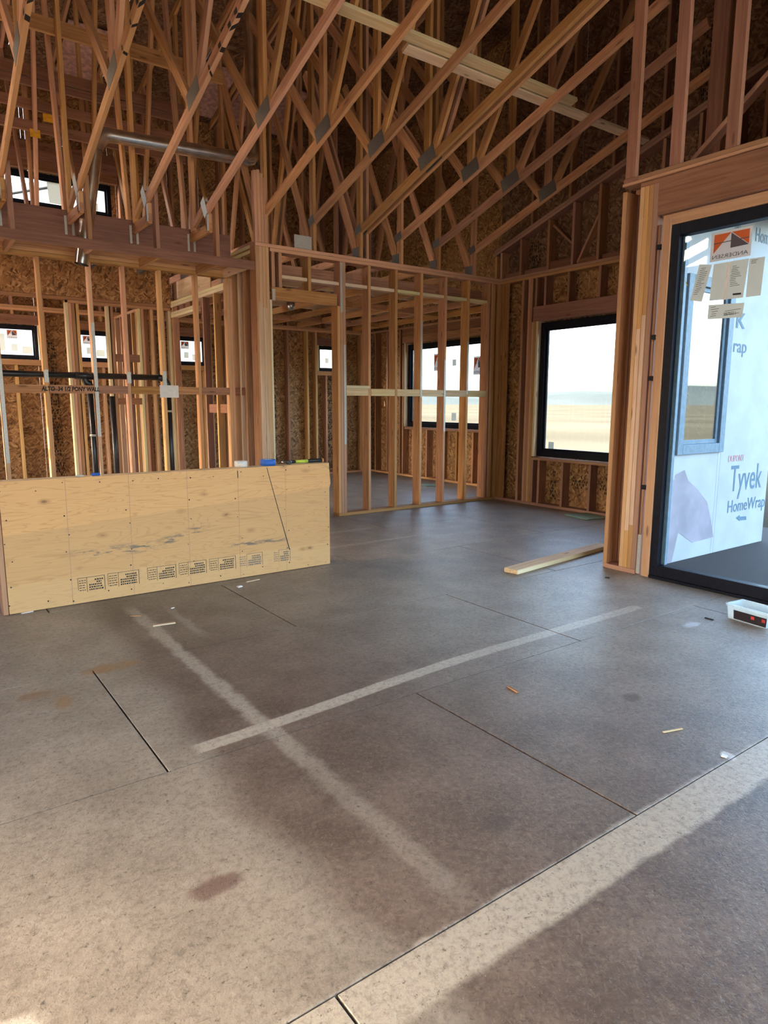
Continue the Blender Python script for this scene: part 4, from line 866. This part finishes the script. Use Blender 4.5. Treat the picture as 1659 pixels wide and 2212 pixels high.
# screw tub
bc = px('Z', 0, 1622, 1345); tb = empty('screw_tub', (4.33, 1.93, 0), label='clear plastic tub with black and red label holding screws by the glass door', cat='tub')
ux = Vector((-.12, -.99, 0)).normalized(); uy = Vector((.99, -.12, 0)).normalized(); oc = Vector((4.335, 1.955, 0))
def tubp(a, b, z): return oc + ux * a + uy * b + Vector((0, 0, z))
def shell(nm, la, lb, z0, z1, f, th, m, bottom=True):
    bm = bmesh.new(); q = []
    for (k_, z, i_) in ((1, z0, 0), (f, z1, 0), (f, z1, th), (1, z0 + (th if bottom else 0), th)): q.append([bm.verts.new(tubp(sx * (la * k_ - i_), sy * (lb * k_ - i_), z)) for sx, sy in ((-1, -1), (1, -1), (1, 1), (-1, 1))])
    for a in range(3):
        for j in range(4): bm.faces.new((q[a][j], q[a][(j + 1) % 4], q[a + 1][(j + 1) % 4], q[a + 1][j]))
    if bottom: bm.faces.new(q[0][::-1]); bm.faces.new(q[3])
    else:
        for j in range(4): bm.faces.new((q[3][j], q[3][(j + 1) % 4], q[0][(j + 1) % 4], q[0][j]))
    bmesh.ops.recalc_face_normals(bm, faces=bm.faces); me = bpy.data.meshes.new(nm); bm.to_mesh(me); bm.free(); return link(nm, me, m, tb)
tbb = shell('tub_body', .125, .075, .0, .095, 1.08, .003, 'plastic'); shell('rim', .139, .086, .083, .089, 1.0, .008, 'plastic', False); shell('rim', .141, .088, .094, .100, 1.0, .009, 'plastic', False)
bars('label_print', tbb, [[tubp(-.085, -.0775, .008), tubp(.128, -.0775, .008), tubp(.131, -.0805, .066), tubp(-.088, -.0805, .066)]], .0015, -uy, 'blackprint')
for a in (.03, .10): bars('label_print', tbb, [[tubp(a, -.079, .036), tubp(a + .022, -.079, .036), tubp(a + .022, -.0802, .056), tubp(a, -.0802, .056)]], .003, -uy, 'redprint')
random.seed(9)
for i in range(14):
    a, b = random.uniform(-.02, .09), random.uniform(-.045, .045); an = random.uniform(0, 6.28); c_ = tubp(a, b, .012 + random.uniform(0, .05)); dv = Vector((math.cos(an), math.sin(an), random.uniform(-.3, .3))) * .022
    tag(tube('screw', None, [c_ - dv, c_ - dv * .85, c_ - dv * .8, c_ + dv * .7, c_ + dv], [.0045, .0045, .0022, .0022, .0005], 'steel', 6), 'small steel screw lying in the clear plastic tub', 'screw', 'screws in the tub')
# litter
def chip(name, a, b, w_, h, mat, label, cat='scrap'):
    A, Bq = px('Z', 0, *a), px('Z', 0, *b); A.z = Bq.z = h / 2 + .0006
    tag(L(name, None, A, Bq, w_, h, (0, 0, 1), mat, .001), label, cat)
chip('wood_strip', (330, 1353), (379, 1346), .022, .006, 'pale', 'pale torn wood strip on the floor before the pony wall', 'wood scrap')
chip('wood_splinter', (281, 1332), (305, 1331), .008, .006, 'red', 'thin dark splinter on the floor beside the pale wood strip', 'wood scrap')
chip('wood_splinter', (532, 1258), (561, 1252), .012, .005, 'pink', 'pinkish wood splinter close to the plywood foot', 'wood scrap')
chip('paper_scrap', (513, 1269), (522, 1267), .03, .008, 'paperw', 'small white paper scrap near the plywood foot')
chip('paper_scrap', (46, 1326), (72, 1321), .016, .004, 'paperw', 'white paper strip tucked at the dark end of the pony wall')
chip('wood_splinter', (1097, 1484), (1119, 1497), .012, .007, 'red', 'dark wood splinter in the middle of the open floor', 'wood scrap')
chip('wood_splinter', (1432, 1583), (1474, 1575), .010, .004, 'pale', 'thin pale shaving on the floor between seam and white stripe', 'wood scrap')
chip('wood_splinter', (1523, 1335), (1541, 1340), .014, .006, 'rubber', 'black sliver on the floor beside the screw tub')
chip('metal_scrap', (1307, 1248), (1317, 1249), .022, .007, 'rubber', 'tiny dark scrap on the floor by the door wall end')
chip('paper_scrap', (1559, 1632), (1571, 1636), .022, .003, 'paperw', 'small white flake on the floor beside the wide pale stripe')
chip('wood_splinter', (370, 1315), (376, 1313), .012, .004, 'paperw', 'tiny white chip on the floor before the plywood')
chip('plastic_strip', (1655, 1300), (1590, 1286), .02, .012, 'rubber', 'black rubber strip along the door threshold', 'strip')
for o in bpy.data.objects:
    for k_ in ('_m', '_l'):
        if k_ in o: del o[k_]
